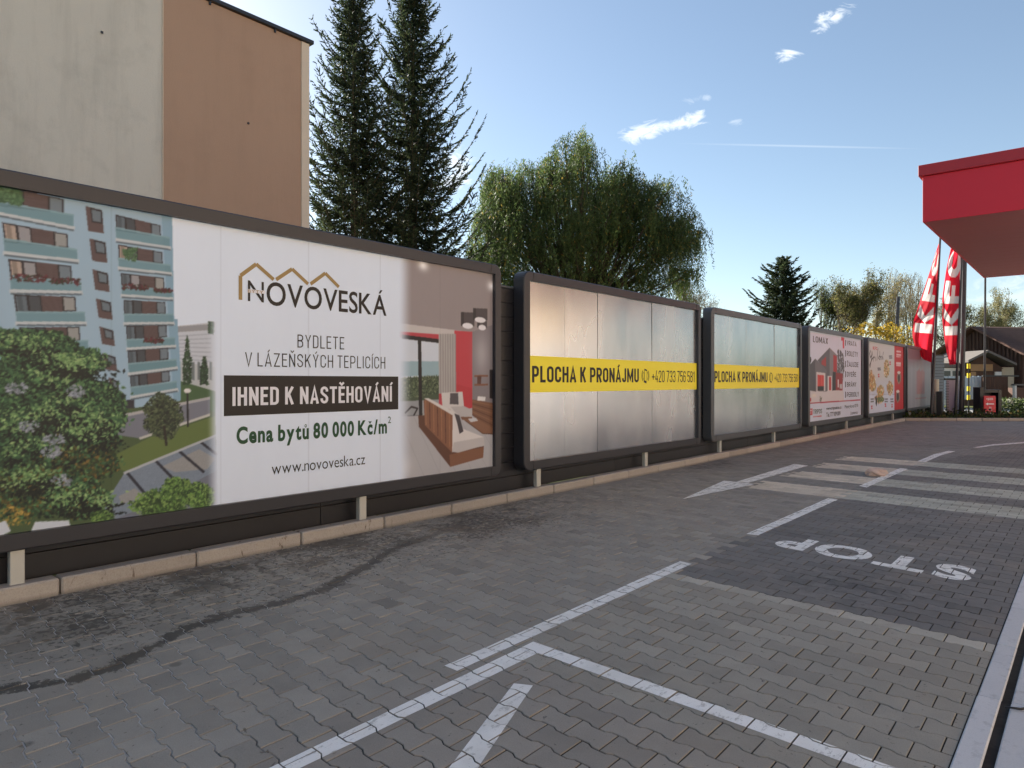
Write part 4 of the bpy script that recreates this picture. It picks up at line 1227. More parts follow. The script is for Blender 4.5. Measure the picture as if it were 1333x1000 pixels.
# sheet seams of the print
for y in np.arange(a + .87, b, .875):
    k = np.abs(pr.Y - y) < .004
    pr.c[k] *= .93
child(pr.build(XP + .004, M['print'], 1.0), 0)
X = XP + .0065
def put_text(s, pl, pr_, mat, w=0.0, tr=.1, cap=None, name='lettering', i=0, zb=None, sw=None):
    """pl = (px left, cap top, baseline), pr_ = px right"""
    y0, zb0 = on_plane(pl[0], pl[2], XP); _, zt = on_plane(pl[0], pl[1], XP)
    y1, _ = on_plane(pr_, 500, XP)
    child(sign_writing(name, s, X, y0, y1, zb0, zt - zb0, mat, *sw) if sw else text_on(name, s, X, y0, y1, zb0, zt - zb0, mat, None, w, tr), i)
put_text('N', (322.2, 365, 392), 343, M['ink'], .0)
put_text('OVOVESKÁ', (346.5, 367, 396.5), 502.6, M['ink'], .012, .09)
put_text('BYDLETE', (386.8, 435.5, 452.5), 447.6, M['ink'], sw=(.48, .085, .17))
put_text('V LÁZEŇSKÝCH TEPLICÍCH', (318.6, 458.6, 476.8), 501, M['ink'], sw=(.48, .085, .17))
mb = MB(); q = [on_plane(*p, XP) for p in ((291, 543), (518, 532), (518, 489.6), (291, 489.6))]
zt = (q[2][1] + q[3][1]) / 2; zb = (q[0][1] + q[1][1]) / 2
mb.add([(XP + .0055, q[0][0], zb), (XP + .0055, q[1][0], zb), (XP + .0055, q[1][0], zt), (XP + .0055, q[0][0], zt)], [(0, 1, 2, 3)])
child(mb.build('headline_strip', M['ink']), 0)
X = XP + .008
put_text('IHNED K NASTĚHOVÁNÍ', (302, 504, 528.6), 509.5, M['white_ink'], sw=(.46, .15, .10))
X = XP + .0065
put_text('Cena bytů 80 000 Kč/m', (307.4, 557.0, 577.4), 503.2, M['green_ink'], .036, .12)
put_text('2', (504.5, 542.5, 551.0), 508.5, M['green_ink'], .0)
put_text('www.novoveska.cz', (353.2, 602.5, 618.0), 474.8, M['ink'], -.004, .10)
Z3_ = lambda x, y: on_plane(270 + x / 3.125, 320 + y / 3.125, XP)
mb = MB()
def stroke(mb, pts, w, X):
    for p, q in zip(pts[:-1], pts[1:]):
        p, q = np.array(p), np.array(q); d = q - p; L = np.linalg.norm(d); n = np.array([-d[1], d[0]]) / L * w / 2
        mb.add([(X, *(p + n)), (X, *(q + n)), (X, *(q - n)), (X, *(p - n))], [(0, 3, 2, 1)])
        X += .0002
stroke(mb, [Z3_(133, 220), Z3_(133, 122), Z3_(197, 75), Z3_(268, 138)], .034, X)
stroke(mb, [Z3_(278, 138), Z3_(343, 95), Z3_(408, 156)], .034, X); stroke(mb, [Z3_(418, 156), Z3_(478, 112), Z3_(533, 168)], .034, X)
child(mb.build('roof_logo', M['gold_ink']), 0)
X = XP + .008
mb = MB(); q = [Z3_(160, 176), Z3_(232, 183), Z3_(232, 196), Z3_(160, 191)]
mb.add([(X, *p) for p in q[::-1]], [(0, 1, 2, 3)]); child(mb.build('name_strip', M['white_ink']), 0)
X = XP + .0095
put_text('BYTY', (322.2, 376.8, 381.0), 342, M['gold_ink'], .0, .16)

# ---------------- poster 4: house advert
a, b = BILL[3]
pr = Print(a, b, Z0, Z1, 60); pr.fill((212, 224, 244))
Z7_ = lambda x, y: on_plane(1040 + x / 6.667, 410 + y / 6.667, XP)
gy = (118, 118, 124)
pr.poly([Z7_(82, 660), Z7_(385, 655), Z7_(390, 745), Z7_(80, 765)], (214, 214, 220))
pr.leaves(500, inpoly_sampler([Z7_(335, 300), Z7_(385, 340), Z7_(392, 480), Z7_(370, 650), Z7_(330, 500)]), [(60, 60, 66), (90, 90, 96), (130, 130, 136)], .02, .07)
pr.leaves(60, inpoly_sampler([Z7_(82, 340), Z7_(105, 380), Z7_(95, 470), Z7_(82, 460)]), [(50, 50, 56)], .02, .06)
pr.poly([Z7_(88, 440), Z7_(140, 380), Z7_(140, 665), Z7_(88, 655)], (84, 84, 92))
pr.poly([Z7_(140, 380), Z7_(240, 470), Z7_(240, 665), Z7_(140, 665)], (112, 112, 120))
pr.poly([Z7_(160, 395), Z7_(265, 285), Z7_(330, 350), Z7_(330, 655), Z7_(240, 660), Z7_(240, 480)], (98, 98, 106))
pr.poly([Z7_(265, 285), Z7_(330, 350), Z7_(330, 655), Z7_(265, 655)], (136, 134, 140))
pr.poly([Z7_(195, 400), Z7_(235, 360), Z7_(235, 450), Z7_(195, 430)], (168, 62, 62)); pr.poly([Z7_(298, 345), Z7_(328, 360), Z7_(328, 500), Z7_(298, 490)], (176, 44, 50))
pr.poly([Z7_(318, 500), Z7_(378, 510), Z7_(378, 655), Z7_(318, 655)], (150, 44, 50)); pr.poly([Z7_(292, 495), Z7_(318, 495), Z7_(318, 655), Z7_(292, 655)], (50, 46, 52))
pr.poly([Z7_(150, 495), Z7_(228, 505), Z7_(228, 660), Z7_(150, 665)], (212, 212, 216)); pr.poly([Z7_(160, 520), Z7_(215, 525), Z7_(215, 620), Z7_(160, 620)], (198, 46, 44)); pr.poly([Z7_(160, 620), Z7_(215, 620), Z7_(215, 658), Z7_(160, 660)], (40, 36, 40))
for k in range(4): pr.poly([Z7_(166 + 13 * k, 525), Z7_(170 + 13 * k, 525), Z7_(170 + 13 * k, 618), Z7_(166 + 13 * k, 618)], (235, 120, 110))
pr.poly([Z7_(248, 530), Z7_(285, 530), Z7_(285, 660), Z7_(248, 660)], (216, 216, 220)); pr.poly([Z7_(260, 540), Z7_(278, 540), Z7_(278, 655), Z7_(260, 655)], (186, 40, 44))
pr.poly([Z7_(335, 560), Z7_(345, 560), Z7_(345, 630), Z7_(335, 630)], (220, 220, 224)); pr.poly([Z7_(352, 600), Z7_(375, 600), Z7_(375, 640), Z7_(352, 640)], (190, 190, 196))
pr.poly([Z7_(82, 720), Z7_(105, 722), Z7_(105, 750), Z7_(82, 755)], (196, 44, 52)); pr.ell(*Z7_(130, 700), .25, .06, (236, 232, 220), .9, True)
pr.leaves(20, inpoly_sampler([Z7_(180, 700), Z7_(198, 710), Z7_(198, 760), Z7_(182, 760)]), [(96, 100, 84)], .02, .05)
pr.line([Z7_(80, 768), Z7_(532, 738)], .03, (176, 34, 56))
pr.poly([Z7_(366, 192), Z7_(392, 198), Z7_(392, 290), Z7_(380, 290), Z7_(378, 224), Z7_(366, 222)], (208, 40, 62))
pr.poly([Z7_(88, 818), Z7_(116, 812), Z7_(116, 868), Z7_(88, 872)], (196, 30, 44))
pr.line([Z7_(122, 885), Z7_(196, 878)], .02, (200, 60, 66))
child(pr.build(XP + .004, M['print'], .98), 3)
X = XP + .0065
def z7t(s, x0, x1, yt, yb, mat, w=0.0, tr=.12, i=3):
    put_text(s, (1040 + x0 / 6.667, 410 + yt / 6.667, 410 + yb / 6.667), 1040 + x1 / 6.667, mat, w, tr, i=i, sw=(.52, .13, .12) if s.isupper() and len(s) > 1 else None)
z7t('LOMAX', 120, 250, 182, 236, M['ink'], .02)
for (s, yt, yb, x1) in (('VRATA', 222, 262, 497), ('ROLETY', 312, 356, 510), ('ŽALUZIE', 405, 448, 514), ('DVEŘE', 494, 536, 494), ('BRÁNY', 584, 624, 496), ('PERGOLY', 672, 714, 518)):
    z7t('I', 399, 405, yt - 4, yb + 4, M['ink'], .02); z7t(s, 414, x1, yt, yb, M['ink'], .02)
z7t('T', 95, 109, 826, 858, M['white_ink'], .04)
z7t('TRIPOS', 122, 198, 822, 862, M['green_ink'], .03)
z7t('www.triposokna.cz', 236, 366, 800, 826, M['ink'], .02)
z7t('Tel. 777 109 009', 236, 358, 850, 886, M['ink'], .02)
z7t('Masarykova 107/11', 396, 510, 782, 812, M['ink'], .0)
z7t('Litoměřice'.replace('ě', 'e').replace('ř', 'r'), 446, 508, 838, 866, M['ink'], .0)

# ---------------- poster 5: food advert
a, b = BILL[4]
pr = Print(a, b, Z0, Z1, 60); pr.fill((200, 200, 200))
Z8_ = lambda x, y: on_plane(1100 + x / 7.142, 420 + y / 7.142, XP)
pr.soft(np.clip((1.75 - pr.Z) / .5, 0, 1), (198, 204, 222))
pr.poly([Z8_(200, 668), Z8_(470, 668), Z8_(470, 850), Z8_(200, 870)], (206, 214, 232))
pr.line([Z8_(200, 672), Z8_(462, 668)], .012, (150, 150, 160))
pr.poly([Z8_(458, 190), Z8_(545, 208), Z8_(545, 830), Z8_(458, 830)], (190, 40, 44))
food = [(206, 160, 96), (226, 186, 120), (176, 120, 66), (232, 224, 210), (120, 130, 62), (150, 96, 50)]
for (cx, cy, rx, ry) in ((235, 540, 42, 90), (385, 430, 26, 85), (330, 640, 34, 55), (318, 710, 40, 35), (418, 610, 30, 60), (260, 590, 28, 40)):
    pr.poly(blob(cx, cy, rx * .8, ry * .8, Z8_), (186, 136, 78)); pr.leaves(260, inpoly_sampler(blob(cx, cy, rx, ry, Z8_)), food, .03, .09)
pr.leaves(90, inpoly_sampler(blob(330, 715, 34, 24, Z8_)), [(70, 96, 50), (96, 120, 60)], .03, .07)
for (cx, cy, rx, ry) in ((213, 750, 10, 60), (290, 730, 8, 45)): pr.poly(blob(cx, cy, rx, ry, Z8_), (44, 40, 48))
for (cx, cy) in ((500, 515), (490, 690)):
    pr.poly(blob(cx, cy, 20, 55, Z8_), (150, 124, 104)); pr.poly(blob(cx, cy, 10, 38, Z8_), (58, 44, 46)); pr.poly(blob(cx, cy - 50, 16, 14, Z8_), (214, 206, 200))
def script(pts, w): pr.line([Z8_(*p) for p in pts], w, (42, 34, 36))
for (cx, cy) in ((312, 495), (248, 790), (375, 770), (436, 775), (418, 380)):
    pr.line([Z8_(cx - 8, cy - 12), Z8_(cx + 6, cy - 14), Z8_(cx - 6, cy + 10), Z8_(cx + 8, cy + 8)], .03, (196, 44, 52))
script([(236, 262), (228, 290), (236, 325), (252, 300), (250, 270), (246, 330), (238, 380), (232, 415), (228, 395), (250, 340), (262, 325)], .045)
script([(262, 360), (264, 322), (270, 318), (276, 330)], .035); script([(284, 355), (284, 320)], .035); script([(296, 350), (306, 240)], .04)
script([(322, 345), (310, 330), (318, 310), (324, 325), (322, 268)], .035); script([(332, 345), (328, 320), (338, 315), (338, 342)], .035); script([(346, 342), (348, 312), (354, 340)], .035); script([(352, 300), (356, 275)], .035)
for (cx, cy) in ((422, 312), (424, 330), (315, 425), (317, 440), (252, 712), (252, 735), (382, 712), (434, 712), (382, 735), (436, 735)):
    pr.line([Z8_(cx - 14, cy), Z8_(cx + 14, cy - 1)], .04, (90, 86, 96))
for (cx, cy, w_) in ((500, 270, .07), (500, 300, .07), (498, 318, .04), (498, 380, .10), (498, 400, .05)):
    pr.line([Z8_(cx - 22, cy - 2), Z8_(cx + 18, cy + 2)], w_, (226, 190, 192))
pr.blur(1)
child(pr.build(XP + .004, M['print'], 1.0), 4)
X = XP + .0065
put_text('KFC', (1100 + 258 / 7.142, 420 + 222 / 7.142, 420 + 250 / 7.142), 1100 + 300 / 7.142, M['red_ink'], .03, .12, i=4)

# ---------------- poster 6: grey face with red stripes
a, b = BILL[5]
pr = Print(a, b, Z0, Z1, 40); pr.fill((160, 160, 168))
for k in range(6):
    y = a + .8 * k; pr.poly([(y, Z0), (y + .3, Z0), (y + .34, Z1), (y, Z1)], (172, 172, 178), .5)
pr.poly([(a, Z1), (b, Z1), (b, 2.52), (a, 2.46)], (140, 84, 92)); pr.soft(np.clip((pr.Z - 2.1) / .5, 0, .7) , (134, 110, 118))
q0, q1 = on_plane(1193, 500, XP)[0], on_plane(1203.5, 500, XP)[0]
for k in range(7):
    y = q0 + (q1 - q0) * (k + .5) / 7
    pr.poly([(y - .07, 1.02), (y + .05, 1.02), (y + .05, 2.0 + .1 * (k % 3)), (y - .07, 2.0)], (190, 88, 86), .9)
for (u, v) in (((q0 - .25, .84), (q1 + .35, .84)), ((q0 - .25, .84), (q0 - .25, 2.2)), ((q1 + .35, .84), (q1 + .35, 2.2))): pr.line([u, v], .03, (176, 120, 122))
pr.blur(1)
child(pr.build(XP + .004, M['print'], .95), 5)
# ------------------------------------------------------------------ tall blind-walled building behind the fence
def plaster(name, c0, c1, streak=.2):
    m = NT(name); P = m.pos()
    c = m.mix(m.noise(P, .35, 6, .6), c0, c1)
    s = m.noise(m.mapping(P, scale=(1, 1, .12)), 2.2, 6, .7)
    c = m.mix(m.math('MULTIPLY', m.rng(s, .5, .8), streak), c, tuple(v * .62 for v in c0[:3]) + (1,))
    c = m.mix(m.math('MULTIPLY', m.rng(m.noise(P, 1.3, 6, .7), .52, .7), streak * .8), c, tuple(v * .72 for v in c0[:3]) + (1,))
    c = m.mix(m.math('MULTIPLY', m.rng(m.noise(P, 40, 4, .8), .4, .7), .16), c, tuple(v * .7 for v in c0[:3]) + (1,))
    m.set(c, .92, 0, .15); m.bump(m.noise(P, 25, 4, .7), .4, .01)
    return m.m
M['cream'] = plaster('cream_plaster', srgb(200, 194, 183), srgb(214, 207, 195), .40)
M['brown'] = plaster('brown_plaster', srgb(175, 144, 123), srgb(183, 152, 130), .16)
M['pale'] = plaster('pale_plaster', srgb(214, 196, 176), srgb(222, 206, 186), .1)
BX = -18.0
bld = empty('building', (BX - 6, 0, 0), label='tall blind-walled building of cream and brown plaster behind the fence', category='building')
ycor = 11.86; yseam = on_plane(212, 100, BX)[0]; ztop = on_plane(401, 57, BX)[1]
ystrip = on_plane(392, 100, BX)[0]
def bpart(name, lo, hi, mat, bev=0.0): return box_obj(name, (lo[0] - BX + 6, lo[1], lo[2]), (hi[0] - BX + 6, hi[1], hi[2]), mat, bld, bev)
bpart('wall', (BX - 12, -16, -.06), (BX - .02, yseam - .003, ztop), M['cream'])
bpart('brown_wall', (BX - 11.9, yseam, -.06), (BX, ystrip - .003, ztop - .01), M['brown'])
bpart('corner_strip', (BX - 12.0, ystrip, -.06), (BX + .03, ycor, ztop - .02), M['pale'])
bpart('roof_edge', (BX - 12.1, -16.1, ztop), (BX + .10, ycor + .12, ztop + .11), M['pole'], .01)
M['glass_dark'] = simple('dark_window', srgb(50, 56, 64), .12, 0, .05, 1, 20)
bpart('wall_seam', (BX + .001, yseam - .012, -.06), (BX + .012, yseam + .010, ztop - .02), M['pale'])
for (yy, zz) in ((9.9, 8.7), (8.6, 5.9), (3.1, 6.6), (6.2, 9.8)):
    bpart('wall_anchor', (BX + .001, yy, zz), (BX + .03, yy + .05, zz + .05), M['pole'])
for k in range(14): bpart('roof_bracket', (BX + .02, -14 + 1.9 * k, ztop - .10), (BX + .06, -13.95 + 1.9 * k, ztop - .002), M['pole'])
for k in range(4):                       # windows of the far gable side, seen only from the side
    for j in range(3):
        bpart('window', (BX - 9.5 + 2.6 * j, ycor - .02, 1.4 + 2.7 * k), (BX - 8.3 + 2.6 * j, ycor + .02, 2.8 + 2.7 * k), M['glass_dark'])

# ------------------------------------------------------------------ red canopy
M['red_panel'] = simple('red_panel', srgb(198, 24, 48), .38, 0, .05, .8, 60)
M['red_trim'] = simple('dull_red_trim', srgb(164, 36, 48), .42, 0, .05, .8, 60)
m = NT('canopy_soffit'); P = m.pos()
c = m.mix(m.noise(P, .4, 4), srgb(150, 72, 74), srgb(162, 82, 82))
sx_ = m.xyz(P)
m.set(c, .40, 0, .5)
M['soffit'] = m.m
CX0, CY0, CY1 = -2.80, 16.67, 26.9
can = empty('canopy', (2.2, 21.5, 0), label='red flat petrol station canopy reaching in high up', category='canopy')
def cpart(name, lo, hi, mat, bev=0.0): return box_obj(name, (lo[0] - 2.2, lo[1] - 21.5, lo[2]), (hi[0] - 2.2, hi[1] - 21.5, hi[2]), mat, can, bev)
cpart('soffit', (CX0 + .05, CY0 + .05, 4.915), (7.1, CY1 - .05, 4.97), M['soffit'])
for k in range(16): cpart('soffit_panel', (CX0 + .05, CY0 + .06 + .632 * k, 4.905), (7.1, CY0 + .06 + .632 * k + .624, 4.9148), M['soffit'], .002)
cpart('fascia', (CX0, CY0, 4.90), (7.2, CY0 + .045, 5.86), M['red_panel'], .004)
cpart('fascia', (CX0, CY1 - .045, 4.90), (7.2, CY1, 5.86), M['red_panel'], .004)
cpart('fascia', (CX0, CY0 + .047, 4.90), (CX0 + .045, CY1 - .047, 5.86), M['red_panel'], .004)
cpart('fascia', (7.155, CY0 + .047, 4.90), (7.2, CY1 - .047, 5.86), M['red_panel'], .004)
cpart('top_band', (CX0 - .07, CY0 - .07, 5.863), (7.27, CY1 + .07, 6.09), M['red_trim'], .006)
for (x, y) in ((1.6, 18.8), (1.6, 24.6), (5.6, 18.8), (5.6, 24.6)):
    cpart('column', (x - .16, y - .16, 0), (x + .16, y + .16, 4.912), M['red_panel'], .01)

# unseen building opposite, mirrored in the billboards' bare metal, enlarged to bounce sunlight
M['white_wall'] = simple('white_wall', srgb(206, 204, 200), .8, 0, .06, .5, 30)
M['peach'] = simple('peach_plaster', srgb(226, 192, 150), .85, 0, .05, .5, 30)
bounce_bld = empty('bounce_building', (18, 12, 0), label='long peach coloured two-storey building out of view, enlarged to bounce sunlight onto the billboards', category='building')
def spart(name, lo, hi, mat): return box_obj(name, (lo[0] - 18, lo[1] - 12, lo[2]), (hi[0] - 18, hi[1] - 12, hi[2]), mat, bounce_bld)
spart('plinth_storey', (14.02, -13.98, -.06), (23, 37.98, 3.6), M['white_wall']); spart('wall', (14.0, -14, 3.602), (23, 38, 9.4), M['peach'])
M['tile'] = simple('roof_tile', srgb(92, 66, 56), .8, 0, .2, 1.5, 30)
spart('roof', (13.7, -14.3, 9.402), (23.3, 38.3, 9.8), M['tile'])
for k in range(13):
    spart('window', (13.97, -12.4 + 3.9 * k, 5.2), (13.998, -11.0 + 3.9 * k, 7.0), M['glass_dark'])
    spart('window', (13.985, -12.6 + 3.9 * k, .5), (14.017, -10.6 + 3.9 * k, 2.7), M['glass_dark'])

# ------------------------------------------------------------------ poles and flags
def pole(name, foot_px, top, t, r0, r1, label, category, mat=None, cap=False):
    x, y = away(foot_px, t); tx, ty = away(top[0], t); h = height(top[1], t)
    mb = MB(); n = 8
    mb.tube([(0, 0, -.05), ((tx - x) * .5, (ty - y) * .5, h * .5), (tx - x, ty - y, h)], [r0, (r0 + r1) / 2, r1], 10)
    mb.tube([(0, 0, -.05), (0, 0, .12)], r0 * 1.7, 10)
    o = mb.build(name, mat or M['pole'], None, (x, y, 0), smooth=False, label=label, category=category)
    return o, (x, y), (tx, ty), h
m = NT('flag_cloth'); P = m.pos()
m.set(m.attr('col'), .75, 0, .2)
tr_ = m.new("ShaderNodeBsdfTranslucent"); m.l(m.attr('col'), tr_.inputs[0])
ms = m.new("ShaderNodeMixShader"); ms.inputs[0].default_value = .58
m.l(m.b.outputs[0], ms.inputs[1]); m.l(tr_.outputs[0], ms.inputs[2]); m.l(ms.outputs[0], m.out.inputs[0])
M['flag'] = m.m
def flag(t, right, left, label, seed):
    """right / left: outline of the cloth as (px, py) from bottom to top; red with white letters running upwards"""
    nv, nu = 150, 40
    v = np.linspace(0, 1, nv); u = np.linspace(0, 1, nu)
    def edge(pts):
        pts = np.array(pts, float); s = np.r_[0, np.cumsum(np.linalg.norm(np.diff(pts, axis=0), axis=1))]; s /= s[-1]
        return np.c_[np.interp(v, s, pts[:, 0]), np.interp(v, s, pts[:, 1])]
    R_e, L_e = edge(right), edge(left)
    for _ in range(12):
        for E_ in (R_e, L_e): E_[1:-1] = (E_[:-2] + 2 * E_[1:-1] + E_[2:]) / 4
    px = R_e[:, None, 0] * (1 - u) + L_e[:, None, 0] * u
    py = R_e[:, None, 1] * (1 - u) + L_e[:, None, 1] * u
    U, Vv = np.meshgrid(u, v)
    amp = .15 * U ** .7
    dep = amp * (np.sin(5.2 * Vv + 4.5 * U + seed) + .5 * np.sin(13 * Vv - 6 * U + 2 * seed) + .22 * np.sin(27 * Vv + 14 * U)) + .5 * U
    T_ = t + dep
    r = (px - 666.5) / FPX
    X = T_ * (FW[0] + r * RT[0]); Y = T_ * (FW[1] + r * RT[1])
    Z = CAM_H + (497 - py) / FPX * T_
    # print
    col = np.zeros((nv, nu, 3)) + np.array(srgb(214, 40, 58)[:3])
    white = np.array(srgb(224, 220, 216)[:3])
    def poly(pts):
        pts = np.array(pts, float); ins = np.zeros(U.shape, bool)
        for i in range(len(pts)):
            a_, b_ = pts[i], pts[(i + 1) % len(pts)]
            if a_[1] == b_[1]: continue
            ins ^= ((a_[1] > U) != (b_[1] > U)) & (Vv < (b_[0] - a_[0]) * (U - a_[1]) / (b_[1] - a_[1]) + a_[0])
        return ins
    def letter(v0, v1, strokes):
        k = np.zeros(U.shape, bool)
        for s in strokes: k |= poly([(v0 + (v1 - v0) * p[0], .08 + .84 * p[1]) for p in s])
        col[k] = white
    letter(.215, .425, [[(0, 0), (.34, 0), (.34, 1), (0, 1)], [(.34, .40), (.62, 1), (1.0, 1), (.6, .5), (1.0, 0), (.62, 0), (.34, .5)]])
    letter(.45, .62, [[(0, 0), (.32, 0), (.32, 1), (0, 1)], [(.32, .66), (1, .66), (1, 1), (.32, 1)], [(.32, .28), (.82, .28), (.82, .52), (.32, .52)]])
    # C as a thick ring open at the end
    vc, uc = .75, .5
    rr_ = np.sqrt(((Vv - vc) / .105) ** 2 + ((U - uc) / .44) ** 2)
    c_ = (rr_ < 1) & (rr_ > .42) & ~((Vv > vc + .02) & (np.abs(U - uc) < .18))
    col[c_] = white
    col[Vv > .93] = white
    c_ = (Vv < .14) & (Vv > .125) & (U > .2) & (U < .8)
    i = np.arange((nv - 1) * (nu - 1)); rw = i // (nu - 1); cw = i % (nu - 1); a = rw * nu + cw
    F = np.c_[a, a + 1, a + nu + 1, a + nu]
    V = np.c_[X.ravel(), Y.ravel(), Z.ravel()]
    me = mesh_np('flag', V, F, M['flag'], col.reshape(-1, 3), 'POINT', smooth=True)
    return link_mesh('flag', me, label=label, category='flag', group='tall red flags with white letters')
TP = 29.5
pole('flag_pole', 1212, (1225, 288), TP, .065, .04, 'slightly leaning dark flagpole carrying the left red flag', 'flagpole')
flag(TP - .05, [(1212.5, 472), (1218, 400), (1222, 340), (1224.5, 300)], [(1212, 474), (1202, 468), (1192, 455), (1187.5, 437), (1189, 418), (1200, 385), (1211, 352), (1218, 330), (1223.5, 312), (1228, 296)][1:], 'red flag with white letters bellying out to the left, on the left pole', .4)
pole('flag_pole', 1243.5, (1254, 290), TP, .06, .04, 'slim dark flagpole carrying the right red flag', 'flagpole')
flag(TP + .0, [(1247, 474), (1248.5, 430), (1250.5, 385), (1252, 340), (1254, 300)], [(1236, 475), (1233, 462), (1229, 440), (1226.5, 415), (1227, 385), (1232, 350), (1238, 322), (1244, 300)], 'red flag with white letters hanging straighter, on the right pole', 2.1)
pole('lamp_post', 1251.5, (1256.5, 300), TP + .3, .10, .085, 'thick dark grey post close beside the right flag', 'post')
pole('flag_pole', 1281.5, (1283, 300), TP + 1.5, .045, .04, 'bare thin dark pole under the far canopy corner, without a flag', 'pole')
pole('utility_pole', 1162.5, (1169.5, 386), 52, .17, .12, 'leaning dark wooden pole rising behind the food advert', 'pole')
pole('utility_pole', 1105, (1105, 404), 58, .07, .05, 'thin pale pole behind the house advert', 'pole', M['alu'])

# ------------------------------------------------------------------ planting bed, street, far verge
def flat_sheet(name, pts, z, mat, **kw):
    return link_mesh(name, mesh_np(name, [(p[0], p[1], z) for p in pts], np.array([list(range(len(pts)))]), mat), **kw)
nrm = np.array([-dv[1], dv[0]])
def along(s, d): return tuple(np.array(kA) + dv * s + nrm * d)
flat_sheet('planting_bed', [along(0, .14), along(22, .14), along(22, 3.4), along(0, 3.4)], .06, M['soil'], kind='structure')
flat_sheet('street', [along(-40, 6.5), along(120, 6.5), along(120, 14.5), along(-40, 14.5)], -.03, M['asphalt'], kind='structure')
flat_sheet('verge', [along(-40, 3.42), along(60, 3.42), along(60, 6.4), along(-40, 6.4)], .0, M['lawn'], kind='structure')
# low greenery in the bed
m = NT('leaf'); P = m.pos()
c = m.attr('col'); m.set(c, .6, 0, .25)
tr_ = m.new("ShaderNodeBsdfTranslucent"); m.l(m.scale_col(c, 1.3), tr_.inputs[0])
ms = m.new("ShaderNodeMixShader"); ms.inputs[0].default_value = .38
m.l(m.b.outputs[0], ms.inputs[1]); m.l(tr_.outputs[0], ms.inputs[2]); m.l(ms.outputs[0], m.out.inputs[0])
M['leaf'] = m.m
M['needle'] = M['leaf']
def leaf_quads(C, D, L, W, r):
    """diamond leaves at centres C along directions D"""
    C = np.asarray(C); D = np.asarray(D); n = len(C)
    D = D / (np.linalg.norm(D, axis=1, keepdims=True) + 1e-9)
    N = r.normal(size=(n, 3)); S = np.cross(D, N); S /= np.linalg.norm(S, axis=1, keepdims=True) + 1e-9
    L = np.broadcast_to(L, n)[:, None]; W = np.broadcast_to(W, n)[:, None]
    V = np.stack([C - D * L / 2, C + S * W / 2, C + D * L / 2, C - S * W / 2], 1).reshape(-1, 3)
    return V, np.arange(4 * n).reshape(-1, 4)
def mixcols(n, cols, r, var=.2):
    cols = lin(np.array(cols) / 255.0)
    return cols[r.integers(len(cols), size=n)] * r.uniform(1 - var, 1 + var, (n, 1))
r = np.random.default_rng(5)
n = 9000
s = r.uniform(.2, 20, n); d = r.uniform(.3, 3.2, n)
hh = .12 + .35 * r.random(n) * (.5 + .5 * np.sin(s * 2.1)) ** 2
C = np.array([along(a, b) for a, b in zip(s, d)]); C = np.c_[C, .05 + hh * r.random(n)]
V, F = leaf_quads(C, r.normal(size=(n, 3)), .13, .08, r)
link_mesh('ground_cover', mesh_np('ground_cover', V, F, M['leaf'], mixcols(n, [(60, 74, 40), (80, 92, 48), (44, 52, 34), (92, 80, 50)], r)), kind='stuff')
def bush(name, c, rx, ry, h, n, cols, label, category, size=.12, z0=.0, kind=None, group=None, seed=1, flowers=None):
    r = np.random.default_rng(seed)
    p = r.normal(size=(n, 3)); p /= np.linalg.norm(p, axis=1, keepdims=True); p *= r.uniform(.55, 1.0, (n, 1)) ** .5
    bump = 1 + .18 * np.sin(p[:, 0] * 7 + seed) * np.sin(p[:, 1] * 6) + .1 * np.sin(p[:, 2] * 11)
    p *= bump[:, None]
    C = np.c_[p[:, 0] * rx, p[:, 1] * ry, z0 + h * .5 + p[:, 2] * h * .5]
    V, F = leaf_quads(C, r.normal(size=(n, 3)), size, size * .6, r)
    col = mixcols(n, cols, r)
    if flowers: k = r.random(n) < flowers; col[k] = lin(np.array((190, 188, 176)) / 255)
    root = empty(name, (c[0], c[1], 0), label=label, category=category, group=group)
    link_mesh('foliage', mesh_np('foliage', V, F, M['leaf'], col), root)
    mb = MB()
    for k in range(4):
        a = 1.6 * k + seed; mb.tube([(0, 0, -.06), (.3 * rx * math.cos(a), .3 * ry * math.sin(a), h * .45)], [.03, .012], 5)
    mb.build('stem', M['bark'], root)
    return root
m = NT('bark'); P = m.pos()
c = m.mix(m.noise(m.mapping(P, scale=(1, 1, .3)), 6, 6, .7), srgb(58, 50, 42), srgb(104, 94, 80))
m.set(c, .95, 0, .1); m.bump(m.noise(m.mapping(P, scale=(1, 1, .2)), 12, 5, .7), .8, .03)
M['bark'] = m.m
m = NT('pale_bark'); P = m.pos()
c = m.mix(m.noise(m.mapping(P, scale=(1, 1, .3)), 6, 6, .7), srgb(112, 100, 82), srgb(150, 140, 118))
m.set(c, .95, 0, .1); M['pale_bark'] = m.m

bush('shrub', away(1312, 30.8), .9, .7, .85, 1500, [(70, 88, 50), (52, 66, 42), (98, 112, 66)], 'low shrub speckled with white flowers right of the red sign', 'shrub', .11, .0, None, 'shrubs in the planting bed', 2, .08)
bush('shrub', away(1350, 29.9), 1.0, .7, .8, 1500, [(70, 88, 50), (52, 66, 42), (98, 112, 66)], 'low flowering shrub cut by the right edge of the photo', 'shrub', .11, .0, None, 'shrubs in the planting bed', 3, .08)
bush('shrub', away(1200, 31.0), .8, .6, .42, 900, [(52, 60, 40), (66, 58, 42), (40, 44, 32)], 'low dark shrub at the foot of the last billboard', 'shrub', .10, .0, None, 'shrubs in the planting bed', 4)

# ------------------------------------------------------------------ small things in the bed
def at_t(px, t): return away(px, t)
